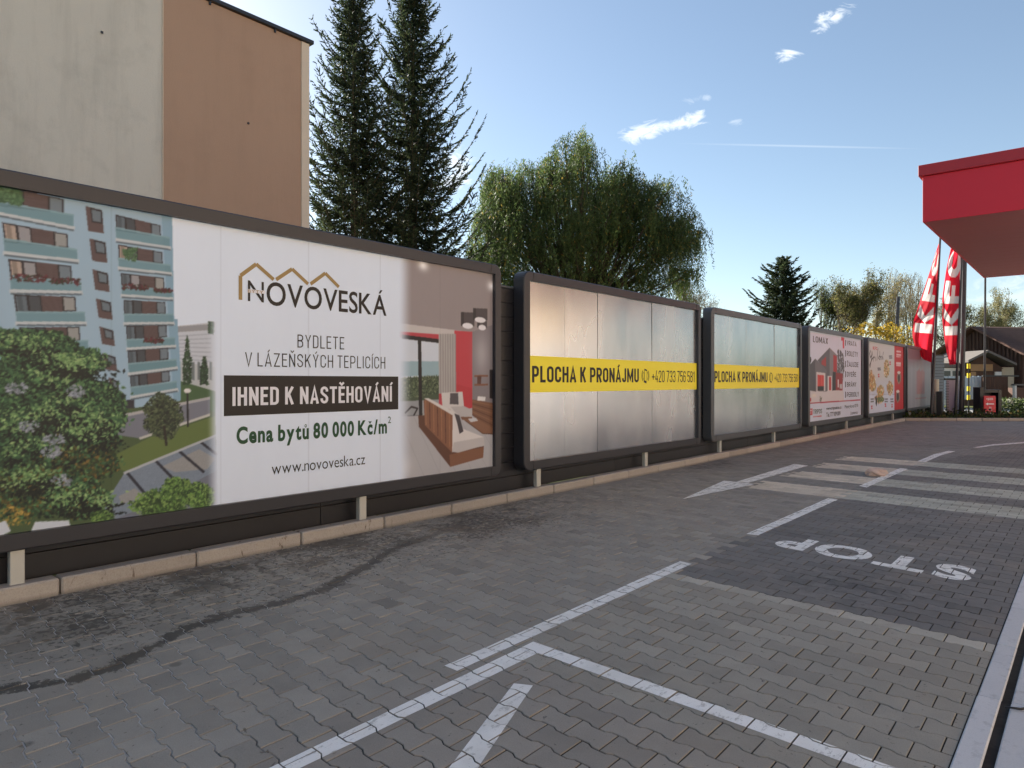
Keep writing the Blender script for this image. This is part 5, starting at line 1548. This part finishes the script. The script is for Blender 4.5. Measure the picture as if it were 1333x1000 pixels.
# black cabinet with the red exit sign
x, y = at_t(1286, 29.4)
cab = empty('cabinet', (x, y, 0), YAW, label='black open-backed cabinet standing behind the red arrow sign', category='cabinet')
box_obj('side_panel', (-.47, -.2, -.05), (-.30, .25, 1.32), M['black'], cab, .01)
box_obj('side_panel', (.30, -.2, -.05), (.45, .25, 1.22), M['black'], cab, .01)
box_obj('top_panel', (-.298, -.2, 1.08), (.298, .25, 1.22), M['black'], cab, .01)
box_obj('back_panel', (-.298, .18, .0), (.298, .22, 1.078), M['pole'], cab)
x, y = at_t(1288.5, 28.9)
sg = empty('arrow_sign', (x, y, 0), YAW, label='small red sign with a white arrow pointing left', category='sign')
box_obj('sign_panel', (-.26, -.03, .27), (.23, .03, .96), M['red_panel'], sg, .008)
box_obj('base', (-.24, -.08, -.05), (.10, .08, .255), simple('concrete_foot', srgb(190, 186, 178), .8), sg, .02)
mb = MB(); Ys = -.0335
mb.add([(-.20, Ys, .62), (-.10, Ys, .56), (-.10, Ys, .60), (.15, Ys, .60), (.15, Ys, .64), (-.10, Ys, .64), (-.10, Ys, .68)], [(0, 1, 6), (2, 3, 4, 5)])
mb.build('arrow_print', M['white_ink'], sg)
def sign_text(s, x0, x1, z, cap):
    V, T, w = text_arrays(s, .02, .14)
    W = np.c_[x0 + V[:, 0] / w * (x1 - x0), np.full(len(V), Ys), z + V[:, 1] * cap]
    link_mesh('lettering', mesh_np('lettering', W, T, M['white_ink']), sg)
sign_text('VJEZD', -.17, .11, .79, .075); sign_text('DO', -.05, .04, .44, .06); sign_text('KFC', -.08, .07, .35, .06)
# height gauge panel with dark rungs
x, y = at_t(1237, 30.2)
gp_ = empty('striped_panel', (x, y, 0), YAW, label='upright pale panel with a ladder of dark rungs down its left side', category='panel')
box_obj('board', (-.16, -.03, -.05), (.26, .03, 1.62), simple('mauve_panel', srgb(176, 160, 172), .5), gp_, .005)
box_obj('cap', (-.26, -.05, 1.622), (.30, .05, 1.70), M['black'], gp_, .005)
for k in range(22): box_obj('rung', (-.23, -.045, .06 + .070 * k), (-.08, -.032, .082 + .070 * k), M['black'], gp_)
x, y = at_t(1247.5, 30.6)
box_obj('white_panel', (-.06, -.03, -.05), (.16, .03, 1.65), simple('bluish_panel', srgb(184, 200, 214), .5), None, .005, label='narrow bluish white panel between the two dark poles', category='panel').location = (x, y, 0)
# bollards: pale round pillar and dark box
x, y = at_t(1218.5, 29.9)
mb = MB().tube([(0, 0, -.05), (0, 0, 1.62)], .115, 16); mb.tube([(0, 0, 1.62), (0, 0, 1.66)], [.125, .11], 16)
mb.build('pillar', simple('pale_pillar', srgb(190, 184, 166), .55), None, (x, y, 0), label='pale round pillar at the foot of the left flagpole', category='pillar')
x, y = at_t(1223, 29.5)
o = box_obj('pedestal', (-.11, -.1, -.05), (.11, .1, 1.14), M['black'], None, .015, label='dark square pedestal right of the pale pillar', category='pedestal'); o.location = (x, y, 0)
x, y = at_t(1220, 36.0)
lb = empty('louvred_box', (x, y, 0), YAW, label='tall blue-grey box with horizontal ribs behind the left flagpole', category='box')
M['bluegrey'] = simple('blue_grey_sheet', srgb(96, 108, 120), .5, 0, .08)
box_obj('body', (-.28, -.1, -.06), (.28, .4, 2.95), M['pole'], lb)
for k in range(18): box_obj('slat', (-.29, -.13, .12 + .155 * k), (.29, -.102, .25 + .155 * k), M['bluegrey'], lb, .004)
# yellow and black marker pole
x, y = at_t(1261, 31.5)
yp = empty('marker_pole', (x, y, 0), YAW, label='thin pole with yellow and black bands right of the thick post', category='pole')
MB().tube([(0, 0, -.05), (0, 0, 2.42)], .03, 8).build('pole', M['black'], yp)
for z in (2.15, 1.72, 1.12, .72): MB().tube([(0, 0, z), (0, 0, z + .22)], .07, 10).build('band', M['yellow'], yp)
# crumpled bag lying on the crossing
m = NT('paper_bag'); P = m.pos()
m.set(m.mix(m.noise(P, 9, 5, .7), srgb(186, 158, 148), srgb(214, 196, 186)), .7, 0, .3); m.bump(m.noise(P, 25, 4), .8, .01)
x, y = ground(1143, 619.5)
import bmesh
bm = bmesh.new(); bmesh.ops.create_icosphere(bm, subdivisions=4, radius=1)
rs = random.Random(4)
from mathutils import noise as mnoise
for vtx in bm.verts:
    p = vtx.co.copy(); k = 1 + .35 * mnoise.noise(p * 1.7) + .22 * abs(mnoise.noise(p * 4.1)) - .1
    vtx.co = Vector((p.x * .19 * k, p.y * .09 * k, max(.001, .052 + p.z * .075 * k * (1.0 - .5 * p.x))))
me = bpy.data.meshes.new('paper_bag'); bm.to_mesh(me); bm.free(); me.materials.append(m.m)
o = link_mesh('paper_bag', me, None, (x, y, .0), label='crumpled pinkish paper bag lying on the crossing stripes', category='bag'); o.rotation_euler = (0, 0, YAW)
# curved rubber scrap on the drain
x, y = ground(1325, 928)
mb = MB().tube([(-.05, 0, .012), (-.02, .008, .014), (.01, .02, .013), (.03, .05, .014), (.035, .09, .012)], [.003, .005, .006, .005, .003], 6)
mb.build('rubber_strip', M['black'], None, (x, y, 0), smooth=True, label='small dark curved rubber strip lying on the slot drain', category='strip')

# ------------------------------------------------------------------ barn, shed and fences across the street
m = NT('barn_wood'); P = m.pos()
c = m.mix(m.noise(m.mapping(P, scale=(1, 1, .15)), 5, 6, .7), srgb(66, 50, 44), srgb(92, 72, 62)); m.set(c, .85, 0, .2); M['barn'] = m.m
m = NT('barn_tile'); P = m.pos()
c = m.mix(m.noise(P, 3, 6, .7), srgb(84, 64, 58), srgb(120, 94, 84))
m.set(c, .85, 0, .2); M['barn_tile'] = m.m
TB = 50.0
apx = np.array(away(1271, TB))
rz = YAW + math.radians(-78)                       # gable runs from far left to near right
barn = empty('barn', (apx[0], apx[1], 0), rz, label='dark brown timber barn with a tiled gable roof, far right', category='barn')
hw, za, ze, LR = 3.6, height(427, TB), height(461, TB), 11.0
zw = ze
mb = MB(); mb.add([(-hw, 0, -.06), (hw, 0, -.06), (hw, 0, zw), (0, 0, za - .12), (-hw, 0, zw), (-hw, LR, -.06), (hw, LR, -.06), (hw, LR, zw), (0, LR, za - .12), (-hw, LR, zw)],
    [(0, 1, 2, 3, 4), (5, 9, 8, 7, 6), (1, 6, 7, 2), (0, 4, 9, 5), (2, 7, 8, 3), (4, 3, 8, 9)])
mb.build('wall', M['barn'], barn)
for s in (-1, 1):
    mb = MB(); sl = (za - ze) / hw; ov = .5
    n_ = np.array([s * (za - ze), 0, hw]); n_ = n_ / np.linalg.norm(n_) * .12
    c4 = [np.array((0, -ov, za)), np.array((s * (hw + ov), -ov, ze - sl * ov)), np.array((s * (hw + ov), LR + ov, ze - sl * ov)), np.array((0, LR + ov, za))]
    mb.add([p for p in c4] + [p + n_ for p in c4], [(0, 1, 2, 3), (4, 7, 6, 5), (0, 4, 5, 1), (1, 5, 6, 2), (2, 6, 7, 3), (3, 7, 4, 0)])
    mb.build('roof', M['barn_tile'], barn)
    # courses of tiles
    tiles = MB()
    for k in range(15):
        f0, f1 = k / 15, (k + 1) / 15 + .01
        a0 = c4[0] + (c4[1] - c4[0]) * f0 + n_ * 1.05; a1 = c4[0] + (c4[1] - c4[0]) * f1 + n_ * 1.35
        for j in range(40):
            y0 = -ov + (LR + 2 * ov) * j / 40; y1 = y0 + (LR + 2 * ov) / 40 - .03
            tiles.add([(a0[0], y0, a0[2]), (a0[0], y1, a0[2]), (a1[0], y1, a1[2]), (a1[0], y0, a1[2])], [(0, 1, 2, 3)])
    tiles.build('roof_tiles', M['barn_tile'], barn, kind='stuff')
for k in range(24):
    x = -hw + .15 + k * .3; ztp = za - .2 - abs(x) * (za - zw) / hw
    box_obj('plank', (x - .06, -.06, 2.3), (x + .06, -.003, ztp), M['barn'], barn)
for k in range(9):
    box_obj('stud', (hw + .003, .8 + 1.2 * k, .6), (hw + .07, .98 + 1.2 * k, zw - .1), M['barn'], barn)
def house_part(px0, px1, py0, py1, t, depth, name, mat, parent=None, **kw):
    xa, ya = away(px0, t); xb, yb = away(px1, t)
    w = math.hypot(xb - xa, yb - ya)
    o = box_obj(name, (0, 0, height(py1, t)), (w, depth, height(py0, t)), mat, parent, .0, **kw)
    o.location = (xa, ya, 0); o.rotation_euler = (0, 0, YAW)
    return o
def scene_thing(name, px, t, **kw):
    x, y = away(px, t); return empty(name, (x, y, 0), YAW, **kw)
def sub(parent_px, t, px0, px1, py0, py1, d0, d1, name, mat, parent, bev=0.0):
    k = t / FPX
    return box_obj(name, ((px0 - parent_px) * k, d0, max(-.06, height(py1, t))), ((px1 - parent_px) * k, d1, height(py0, t)), mat, parent, bev)
M['old_plaster'] = simple('old_plaster', srgb(168, 156, 136), .9, 0, .15, 1.2)
M['wood_light'] = simple('light_wood', srgb(150, 118, 84), .8, 0, .15, 2)
M['roof_felt'] = simple('roof_felt', srgb(98, 92, 88), .8, 0, .12, 2)
# small outbuilding with a pitched porch roof
T1 = 46.0
sh = scene_thing('outbuilding', 1284, T1, label='small gabled outbuilding with a grey pitched porch roof in front of the barn', category='outbuilding')
S1 = lambda *a: sub(1284, T1, *a, parent=sh)
def S1(px0, px1, py0, py1, d0, d1, name, mat): return sub(1284, T1, px0, px1, py0, py1, d0, d1, name, mat, sh)
S1(1262, 1311, 480, 530, .5, 4, 'wall', M['barn']); S1(1311.3, 1327, 478, 530, .5, 4, 'plaster_wall', M['old_plaster'])
S1(1269, 1298, 474, 483, .40, .49, 'panelling', M['wood_light']); S1(1269, 1276, 484, 490, .40, .49, 'panelling', M['wood_light'])
S1(1301, 1309.5, 484, 490, .40, .49, 'window', M['white_wall'])
for (a_, b_) in (((1284, 459), (1258, 472)), ((1284, 459), (1321, 476))):
    k = T1 / FPX
    p = np.array(((a_[0] - 1284) * k, height(a_[1], T1))); q = np.array(((b_[0] - 1284) * k, height(b_[1], T1)))
    mb = MB(); mb.add([(p[0], -.2, p[1]), (q[0], -.2, q[1]), (q[0], 4.2, q[1]), (p[0], 4.2, p[1]), (p[0], -.2, p[1] + .16), (q[0], -.2, q[1] + .16), (q[0], 4.2, q[1] + .16), (p[0], 4.2, p[1] + .16)],
        [(0, 3, 2, 1), (4, 5, 6, 7), (0, 1, 5, 4), (1, 2, 6, 5), (2, 3, 7, 6), (3, 0, 4, 7)])
    mb.build('roof', M['roof_felt'], sh)
mb = MB(); k = T1 / FPX
mb.add([((1260 - 1284) * k, .45, height(480, T1)), ((1313 - 1284) * k, .45, height(480, T1)), (0, .45, height(461, T1))], [(0, 1, 2)]); mb.build('gable', M['barn'], sh)
# low white shed
ws = scene_thing('shed', 1236, 47, label='low white shed with dark windows behind the striped panel', category='shed')
sub(1236, 47, 1226, 1258, 479, 530, .0, 3, 'wall', M['white_wall'], ws); sub(1236, 47, 1225, 1259, 473, 478, -.2, 3.2, 'roof', M['roof_felt'], ws)
for k in range(2): sub(1236, 47, 1228 + 12 * k, 1237 + 12 * k, 483, 490, -.03, -.003, 'window', M['glass_dark'], ws)
# white corrugated fence and dark board fence along the far side of the street
M['corr'] = simple('pale_blue_sheet', srgb(176, 190, 198), .5, 0, .08, 1.5)
cf = scene_thing('sheet_fence', 1250, 44, label='pale blue corrugated sheet fence across the street', category='fence')
for k in range(26):
    sub(1250, 44, 1222 + 2.15 * k, 1222 + 2.15 * k + 1.9, 489.5 + (k % 3) * .3, 520, 0 + .02 * (k % 2), .06 + .02 * (k % 2), 'panel', M['corr'], cf)
df_ = scene_thing('board_fence', 1296, 43.5, label='dark close-boarded fence in front of the outbuilding', category='fence')
for k in range(12):
    sub(1296, 43.5, 1280 + 2.7 * k, 1280 + 2.7 * k + 2.5, 490.5, 522, 0, .05, 'board', M['barn'], df_)
sub(1296, 43.5, 1279, 1326, 488.7, 490.4, -.05, .09, 'rail', M['black'], df_)
gt = scene_thing('gate_post', 1321, 43, label='pale gate post with a low wall at the right edge', category='post')
sub(1321, 43, 1319.5, 1322, 502, 522, -.1, .1, 'post', M['white_wall'], gt); sub(1321, 43, 1319, 1345, 500, 502, -.15, .2, 'beam', M['roof_felt'], gt)
sub(1321, 43, 1326, 1345, 505, 522, .2, 1.2, 'wall', M['tile'], gt)
# ------------------------------------------------------------------ trees
def unit(v): return v / (np.linalg.norm(v, axis=-1, keepdims=True) + 1e-9)
def tubes(paths, radii, n=5):
    """many tapered tubes at once into one MB-like array pair"""
    V = []; F = []; c = 0
    for pts, rad in zip(paths, radii):
        pts = np.asarray(pts); m_ = len(pts)
        d = np.gradient(pts, axis=0); d = unit(d)
        ref = np.where(np.abs(d[:, 2:3]) < .9, np.array([[0, 0, 1.0]]), np.array([[1.0, 0, 0]]))
        a = unit(np.cross(d, ref)); b = np.cross(d, a)
        th = 2 * np.pi * np.arange(n) / n
        ring = pts[:, None] + np.asarray(rad)[:, None, None] * (a[:, None] * np.cos(th)[None, :, None] + b[:, None] * np.sin(th)[None, :, None])
        V.append(ring.reshape(-1, 3))
        i = np.arange(m_ - 1)[:, None] * n; k = np.arange(n)[None]; k2 = (k + 1) % n
        F.append(np.stack([i + k, i + k2, i + n + k2, i + n + k], -1).reshape(-1, 4) + c); c += m_ * n
    return np.concatenate(V), np.concatenate(F)
def plant_tree(name, loc, wood, leaves, label, bark='bark', group=None, category='tree'):
    root = empty(name, (loc[0], loc[1], 0), label=label, category=category, group=group)
    link_mesh('trunk', mesh_np('trunk', wood[0], wood[1], M[bark], smooth=True), root)
    link_mesh('crown', mesh_np('crown', leaves[0], leaves[1], M['leaf'], leaves[2]), root)
    return root

def spruce(loc, H, R, seed, label, zfrom=.06, step=.27, dens=1.0, cols=None, group=None, size=1.0, up=.5, pw=.72):
    r = np.random.default_rng(seed)
    paths = [np.array([(0, 0, -.1), (.05, .03, H * .3), (0, .06, H * .65), (.03, 0, H)])]; rads = [[H * .014, H * .011, H * .006, .012]]
    C = []; D = []; S = []
    z = H * zfrom
    while z < H - .15:
        f = 1 - z / H
        nb = 5 + int(r.random() * 2)
        a0 = r.uniform(0, 6.28)
        for k in range(nb):
            a = a0 + 6.283 * k / nb + r.normal(0, .25)
            L = R * (f ** pw) * r.uniform(.45, 1.25) + .12
            if r.random() < .07: L *= 1.2
            n = max(4, int(L / .13))
            s = np.linspace(0, 1, n)
            droop = r.uniform(.10, .28) * (0.4 + f); rise = r.uniform(.30, .75) * up * 1.6
            hz = np.array([math.cos(a), math.sin(a), 0])
            side = np.array([-math.sin(a), math.cos(a), 0])
            bz = z + L * (-droop * s * 1.3 + (rise + droop) * s ** 2.4) + r.normal(0, .05)
            bw = r.normal(0, .06) * L * s ** 2
            P = hz[None] * (L * s)[:, None] + side[None] * bw[:, None] + np.c_[np.zeros(n), np.zeros(n), bz]
            paths.append(P); rads.append(.006 + .022 * L / 3 * (1 - s) ** .8 + 0 * s)
            dirs = unit(np.gradient(P, axis=0))
            # twigs on both sides
            ntw = int(L / .085 * dens)
            for q in range(ntw):
                u = r.uniform(.12, 1.0); i = min(n - 1, int(u * (n - 1)))
                p0 = P[i] + (P[min(i + 1, n - 1)] - P[i]) * (u * (n - 1) - i)
                tl = (.16 + .34 * L * .35 * (1 - u) ** .6) * r.uniform(.6, 1.25)
                sd = 1 if r.random() < .5 else -1
                td = unit(dirs[i] * r.uniform(.5, 1.0) + side * sd * r.uniform(.35, .95) + np.array([0, 0, -1]) * r.uniform(-.05, .75) * (1.1 - u))
                m_ = max(2, int(tl / .075))
                tt2 = (np.arange(m_) + .5) / m_
                C.append(p0 + td * (tl * tt2)[:, None] + np.c_[np.zeros(m_), np.zeros(m_), -.08 * tl * tt2 ** 2]); D.append(np.tile(td, (m_, 1)) + r.normal(0, .28, (m_, 3)))
            m_ = int(L / .06)
            ii = r.random(m_); idx = np.minimum((ii * (n - 1)).astype(int), n - 1)
            C.append(P[idx] + dirs[idx] * r.uniform(0, .1, (m_, 1))); D.append(dirs[idx] + r.normal(0, .35, (m_, 3)))
        z += step * r.uniform(.8, 1.2) * (.75 + .5 * f)
    # short sprays round the trunk
    for q in range(int(H * 46 * dens)):
        z0 = H * (zfrom + (1 - zfrom) * r.random() ** 1.15); f = 1 - z0 / H
        a = r.uniform(0, 6.283); rad_ = R * f ** pw * r.uniform(.08, .62)
        m_ = r.integers(4, 9); p0 = np.array([math.cos(a) * rad_, math.sin(a) * rad_, z0])
        td = unit(np.array([math.cos(a) * .5, math.sin(a) * .5, -.8]) + r.normal(0, .35, 3))
        C.append(p0 + td * (np.arange(m_) * .07)[:, None] + r.normal(0, .03, (m_, 3))); D.append(np.tile(td, (m_, 1)) + r.normal(0, .4, (m_, 3)))
    # leader
    m_ = 40; zz = r.uniform(H * .9, H + .1, m_); C.append(np.c_[r.normal(0, .02, m_), r.normal(0, .02, m_), zz]); D.append(np.c_[r.normal(0, .6, (m_, 2)), np.ones(m_)])
    C = np.concatenate(C); D = np.concatenate(D); n = len(C)
    V, F = leaf_quads(C, D, .13 * size * r.uniform(.7, 1.3, n), .034 * size, r)
    print("needles", n)
    cols = cols or [(46, 58, 40), (56, 68, 46), (36, 46, 36), (70, 78, 52)]
    return plant_tree('spruce_tree', loc, tubes(paths, rads, 5), (V, F, mixcols(n, cols, r)), label, group=group)

t = 27.0
spruce(away(460, t), 18.2, 3.9, 11, 'tall dark spruce just right of the building', zfrom=.08, dens=2.5, step=.22, size=1.35, pw=.85, up=.7)
spruce(away(537, t + 1), 18.8, 4.3, 23, 'taller dark spruce with upswept branch tips, beside the crinkled green willow', zfrom=.06, dens=2.6, step=.22, size=1.35, pw=.82, up=.75)
spruce(away(1019, 50), height(334, 50), 4.3, 31, 'dense conical spruce rising behind the third billboard', zfrom=.03, dens=2.4, step=.24, size=2.0, up=.40, pw=.62)

# willow with hanging curls
def willow(loc, t, seed, label):
    r = np.random.default_rng(seed)
    k = t / FPX
    # lobes: (px offset, top py, radius px) seen from the camera, spread in depth
    lobes = [(-100, 205, 26), (-70, 218, 34), (-118, 262, 28), (-40, 232, 40), (-12, 200, 32), (4, 186, 26), (32, 222, 40), (55, 205, 30), (78, 228, 34), (100, 240, 30), (118, 266, 28), (132, 286, 18),
             (-128, 300, 22), (-90, 280, 40), (20, 262, 60), (-50, 270, 60), (70, 270, 46), (95, 300, 30), (-5, 240, 45), (-105, 240, 30), (-70, 330, 50), (0, 325, 60), (55, 325, 50), (-110, 350, 36), (-30, 360, 50), (40, 365, 45), (95, 335, 30)]
    lobes = lobes + [(dx + r.normal(0, rp * .9), py + abs(r.normal(0, rp * .30)) - 2, r.uniform(8, 15)) for (dx, py, rp) in lobes[:16] for _ in range(3)] + [(146, 268, 9), (150, 300, 8), (141, 330, 10), (-138, 318, 9), (152, 338, 7)]
    paths = [np.array([(0, 0, -.1), (.15, .1, 2.0), (-.1, 0, 4.2)])]; rads = [[.42, .33, .27]]
    C = []; D = []; K = []
    for (dx, py, rp) in lobes:
        dx = dx * .94 - 2
        top = height(py + 12, t)
        for rep in range(2):
            dep = r.uniform(-2.6, 2.6) * (1 if abs(dx) < 100 else .6)
            c = np.array([dx * k * RT[0] + dep * FW[0], dx * k * RT[1] + dep * FW[1], top - rp * k * .9])
            s = np.linspace(0, 1, 7)[:, None]
            st = np.array([0, 0, 3.6 + r.uniform(-.8, .6)])
            mid = (st + c) / 2 + np.array([0, 0, .6])
            P = (1 - s) ** 2 * st + 2 * s * (1 - s) * mid + s ** 2 * c
            P[1:-1] += r.normal(0, .12, (5, 3))
            paths.append(P); rads.append(np.linspace(.085, .015, 7))
            for q in range(6):
                e = c + unit(r.normal(size=3) + np.array([0, 0, .7])) * rp * k * r.uniform(.6, 1.35)
                PP = c + (e - c) * np.linspace(0, 1, 4)[:, None] + r.normal(0, .05, (4, 3)); PP[0] = c
                paths.append(PP); rads.append(np.linspace(.022, .006, 4))
            ns = int(22 + rp * 3.4)
            tonek = r.uniform(0, 1)
            for q in range(ns):
                d0 = unit(r.normal(size=3) + np.array([0, 0, .5])) * r.uniform(.2, 1.0) ** .5 * rp * k
                p0 = c + d0
                Ls = r.uniform(.3, 1.3 if r.random() < .65 else 2.6) * (1.0 if py < 260 else .9)
                if p0[2] - Ls < 2.2: Ls = max(.4, p0[2] - 2.2)
                m_ = int(Ls / .062)
                v = (np.arange(m_) + .5) / m_ * Ls
                ph = r.uniform(0, 6.28); fr = r.uniform(2.2, 4.0); am = r.uniform(.03, .09)
                out = unit(np.array([d0[0], d0[1], 0]) + 1e-6) * r.uniform(.1, .35)
                arch = 1 - np.exp(-v / .35)
                Pp = p0 + np.array([FW[0], FW[1], 0]) * r.normal(0, .5) + out * arch[:, None] + np.c_[am * np.sin(fr * v + ph), am * np.cos(fr * v * .9 + ph), -v + .12 * arch]
                C.append(Pp + r.normal(0, .035, (m_, 3))); dd_ = np.c_[.9 * np.cos(fr * v + ph) * r.choice([-1, 1], m_), .9 * np.sin(fr * v + ph) * r.choice([-1, 1], m_), -np.ones(m_)]
                D.append(dd_ + r.normal(0, .35, (m_, 3))); K.append(np.full(m_, tonek * .75 + r.uniform(0, .3)))
    C = np.concatenate(C); D = np.concatenate(D); K = np.concatenate(K); n = len(C)
    V, F = leaf_quads(C, D, .14 * r.uniform(.7, 1.4, n), .036, r); print('willow leaves', n)
    c0, c1 = lin(np.array((44, 60, 42)) / 255), lin(np.array((104, 122, 68)) / 255)
    col = c0 + (c1 - c0) * K[:, None]; col *= r.uniform(.75, 1.25, (n, 1))
    kk = r.random(n) < .03; col[kk] = lin(np.array((160, 138, 66)) / 255)
    return plant_tree('willow_tree', loc, tubes(paths, rads, 5), (V, F, col), label)
willow(away(755, 31), 31, 5, 'large green willow with curly hanging twigs behind the second billboard')

def broadleaf(loc, t, px_half, py_top, seed, label, leaves=3000, cols=None, lean=0.0, up=.5, size=.14, bark='bark', levels=5, name='tree', group=None, clear=.25, twig=.008):
    """branching tree grown recursively, leaves near the ends of the twigs"""
    r = np.random.default_rng(seed)
    H = height(py_top, t); Rr = px_half * t / FPX
    paths = []; rads = []; ends = []
    def grow(p, d, L, rad, lev):
        n = 4; P = [p]; dd = d.copy()
        for i in range(n):
            dd = unit(dd + r.normal(0, .11, 3) + np.array([0, 0, .05 * up]) + lean * np.array([RT[0], RT[1], 0]) * .05)
            P.append(P[-1] + dd * L / n)
        P = np.array(P); paths.append(P); rads.append(np.linspace(rad, rad * .62, n + 1))
        if lev == 0: ends.append((P[-1], P[0], dd)); return
        if lev <= 2: ends.append((P[-1], P[0], dd))
        nb = 3 if lev > 1 else 4
        for i in range(nb):
            q = P[-1] if i == 0 else P[r.integers(2, n + 1)]
            nd = unit(dd + r.normal(0, .5, 3) * (1.15 - up * .45)); nd = unit(nd + np.array([0, 0, .35 * up]))
            grow(q, nd, L * r.uniform(.66, .86), rad * .58, lev - 1)
    grow(np.array([0, 0, -.1]), np.array([0, 0, 1.0]), 1.0, .035, levels)
    allp = np.concatenate(paths)
    hmax = allp[:, 2].max(); rmax = np.percentile(np.hypot(allp[:, 0], allp[:, 1]), 97)
    sz, sx = H / hmax, Rr / rmax
    def S(p): return np.asarray(p) * np.array([sx, sx, sz])
    # carry the first metres as a clear stem
    paths = [S(p) for p in paths]; rads = [np.maximum(np.asarray(q) * H * .42, twig) for q in rads]
    E = np.array([S(e[0]) for e in ends]); E0 = np.array([S(e[1]) for e in ends]); Ed = np.array([e[2] for e in ends])
    leaves = int(leaves * 1.7); size = size * .72
    idx = r.integers(len(E), size=leaves); f = r.random((leaves, 1)) ** .7
    C = E0[idx] + (E[idx] - E0[idx]) * f + r.normal(0, .16 * H / 10, (leaves, 3))
    V, F = leaf_quads(C, Ed[idx] + r.normal(0, .9, (leaves, 3)), size * r.uniform(.7, 1.3, leaves), size * .5, r)
    cols = cols or [(96, 100, 62), (120, 118, 72), (72, 78, 50)]
    return plant_tree(name, loc, tubes(paths, rads, 4), (V, F, mixcols(leaves, cols, r)), label, bark, group)
olive = [(84, 90, 54), (112, 110, 66), (62, 68, 42), (128, 118, 72)]
grey = [(104, 100, 76), (126, 120, 90), (84, 82, 62)]
broadleaf(away(884, 46), 46, 55, 344, 3, 'small half-bare tree showing above the second billboard', 4200, grey, 0, .7, .13, 'pale_bark', 6, group='trees beyond the fence')
broadleaf(away(1098, 56), 56, 48, 350, 8, 'olive green windswept tree right of the dense spruce', 7500, olive, 1.5, .7, .20, 'bark', 6, group='trees beyond the fence')
broadleaf(away(1075, 60), 60, 30, 360, 18, 'slim dark green tree squeezed between the dense spruce and the windswept one', 4500, [(78, 88, 50), (104, 110, 62), (60, 70, 44)], 1.0, .9, .2, 'bark', 6, group='trees beyond the fence')
broadleaf(away(1147, 58), 58, 42, 346, 9, 'yellowish open-crowned tree above the fifth billboard', 3600, [(136, 126, 80), (160, 146, 92), (110, 108, 70)], .8, .9, .18, 'pale_bark', 6, group='trees beyond the fence')
broadleaf(away(1184, 60), 60, 34, 350, 12, 'slender grey half-bare tree left of the flags', 2600, grey, .3, 1.1, .16, 'pale_bark', 6, group='trees beyond the fence')
broadleaf(away(1120, 66), 66, 40, 366, 14, 'low pale tree between the windswept and the yellowish one', 1600, grey, .3, .8, .18, 'pale_bark', 6, group='trees beyond the fence')
broadleaf(away(1238, 62), 62, 30, 386, 15, 'thin olive tree seen between the two flags', 3000, olive, .3, .8, .18, 'bark', 6, group='trees beyond the fence')
broadleaf(away(1284, 74), 74, 46, 372, 16, 'round-headed grey-green tree behind the barn', 8000, [(120, 118, 84), (146, 140, 100), (96, 98, 68)], .6, .55, .22, 'pale_bark', 6, group='trees beyond the fence')
# yellow autumn bush behind the billboards
bush('bush', away(1140, 47), 2.6, 1.4, height(421, 47) - .3, 6500, [(172, 142, 44), (186, 158, 60), (146, 120, 40), (150, 138, 60)], 'bright yellow autumn bush behind the fourth and fifth billboards', 'bush', .17, .3, None, None, 6)
# far edge of woods and gardens
r = np.random.default_rng(77); n = 16000
A = r.uniform(-1, 1, n)
s = r.uniform(-230, 260, n); d = 70 + r.uniform(0, 30, n)
hh = 4.5 + 2.0 * np.sin(s * .11) + 1.2 * np.sin(s * .37)
C = np.array([along(a, b) for a, b in zip(s, d)]); C = np.c_[C, hh * r.random(n) ** .6]
V, F = leaf_quads(C, r.normal(size=(n, 3)), 1.3, .9, r)
link_mesh('treeline', mesh_np('treeline', V, F, M['leaf'], mixcols(n, [(84, 92, 58), (110, 108, 72), (70, 78, 54)], r)), kind='stuff')
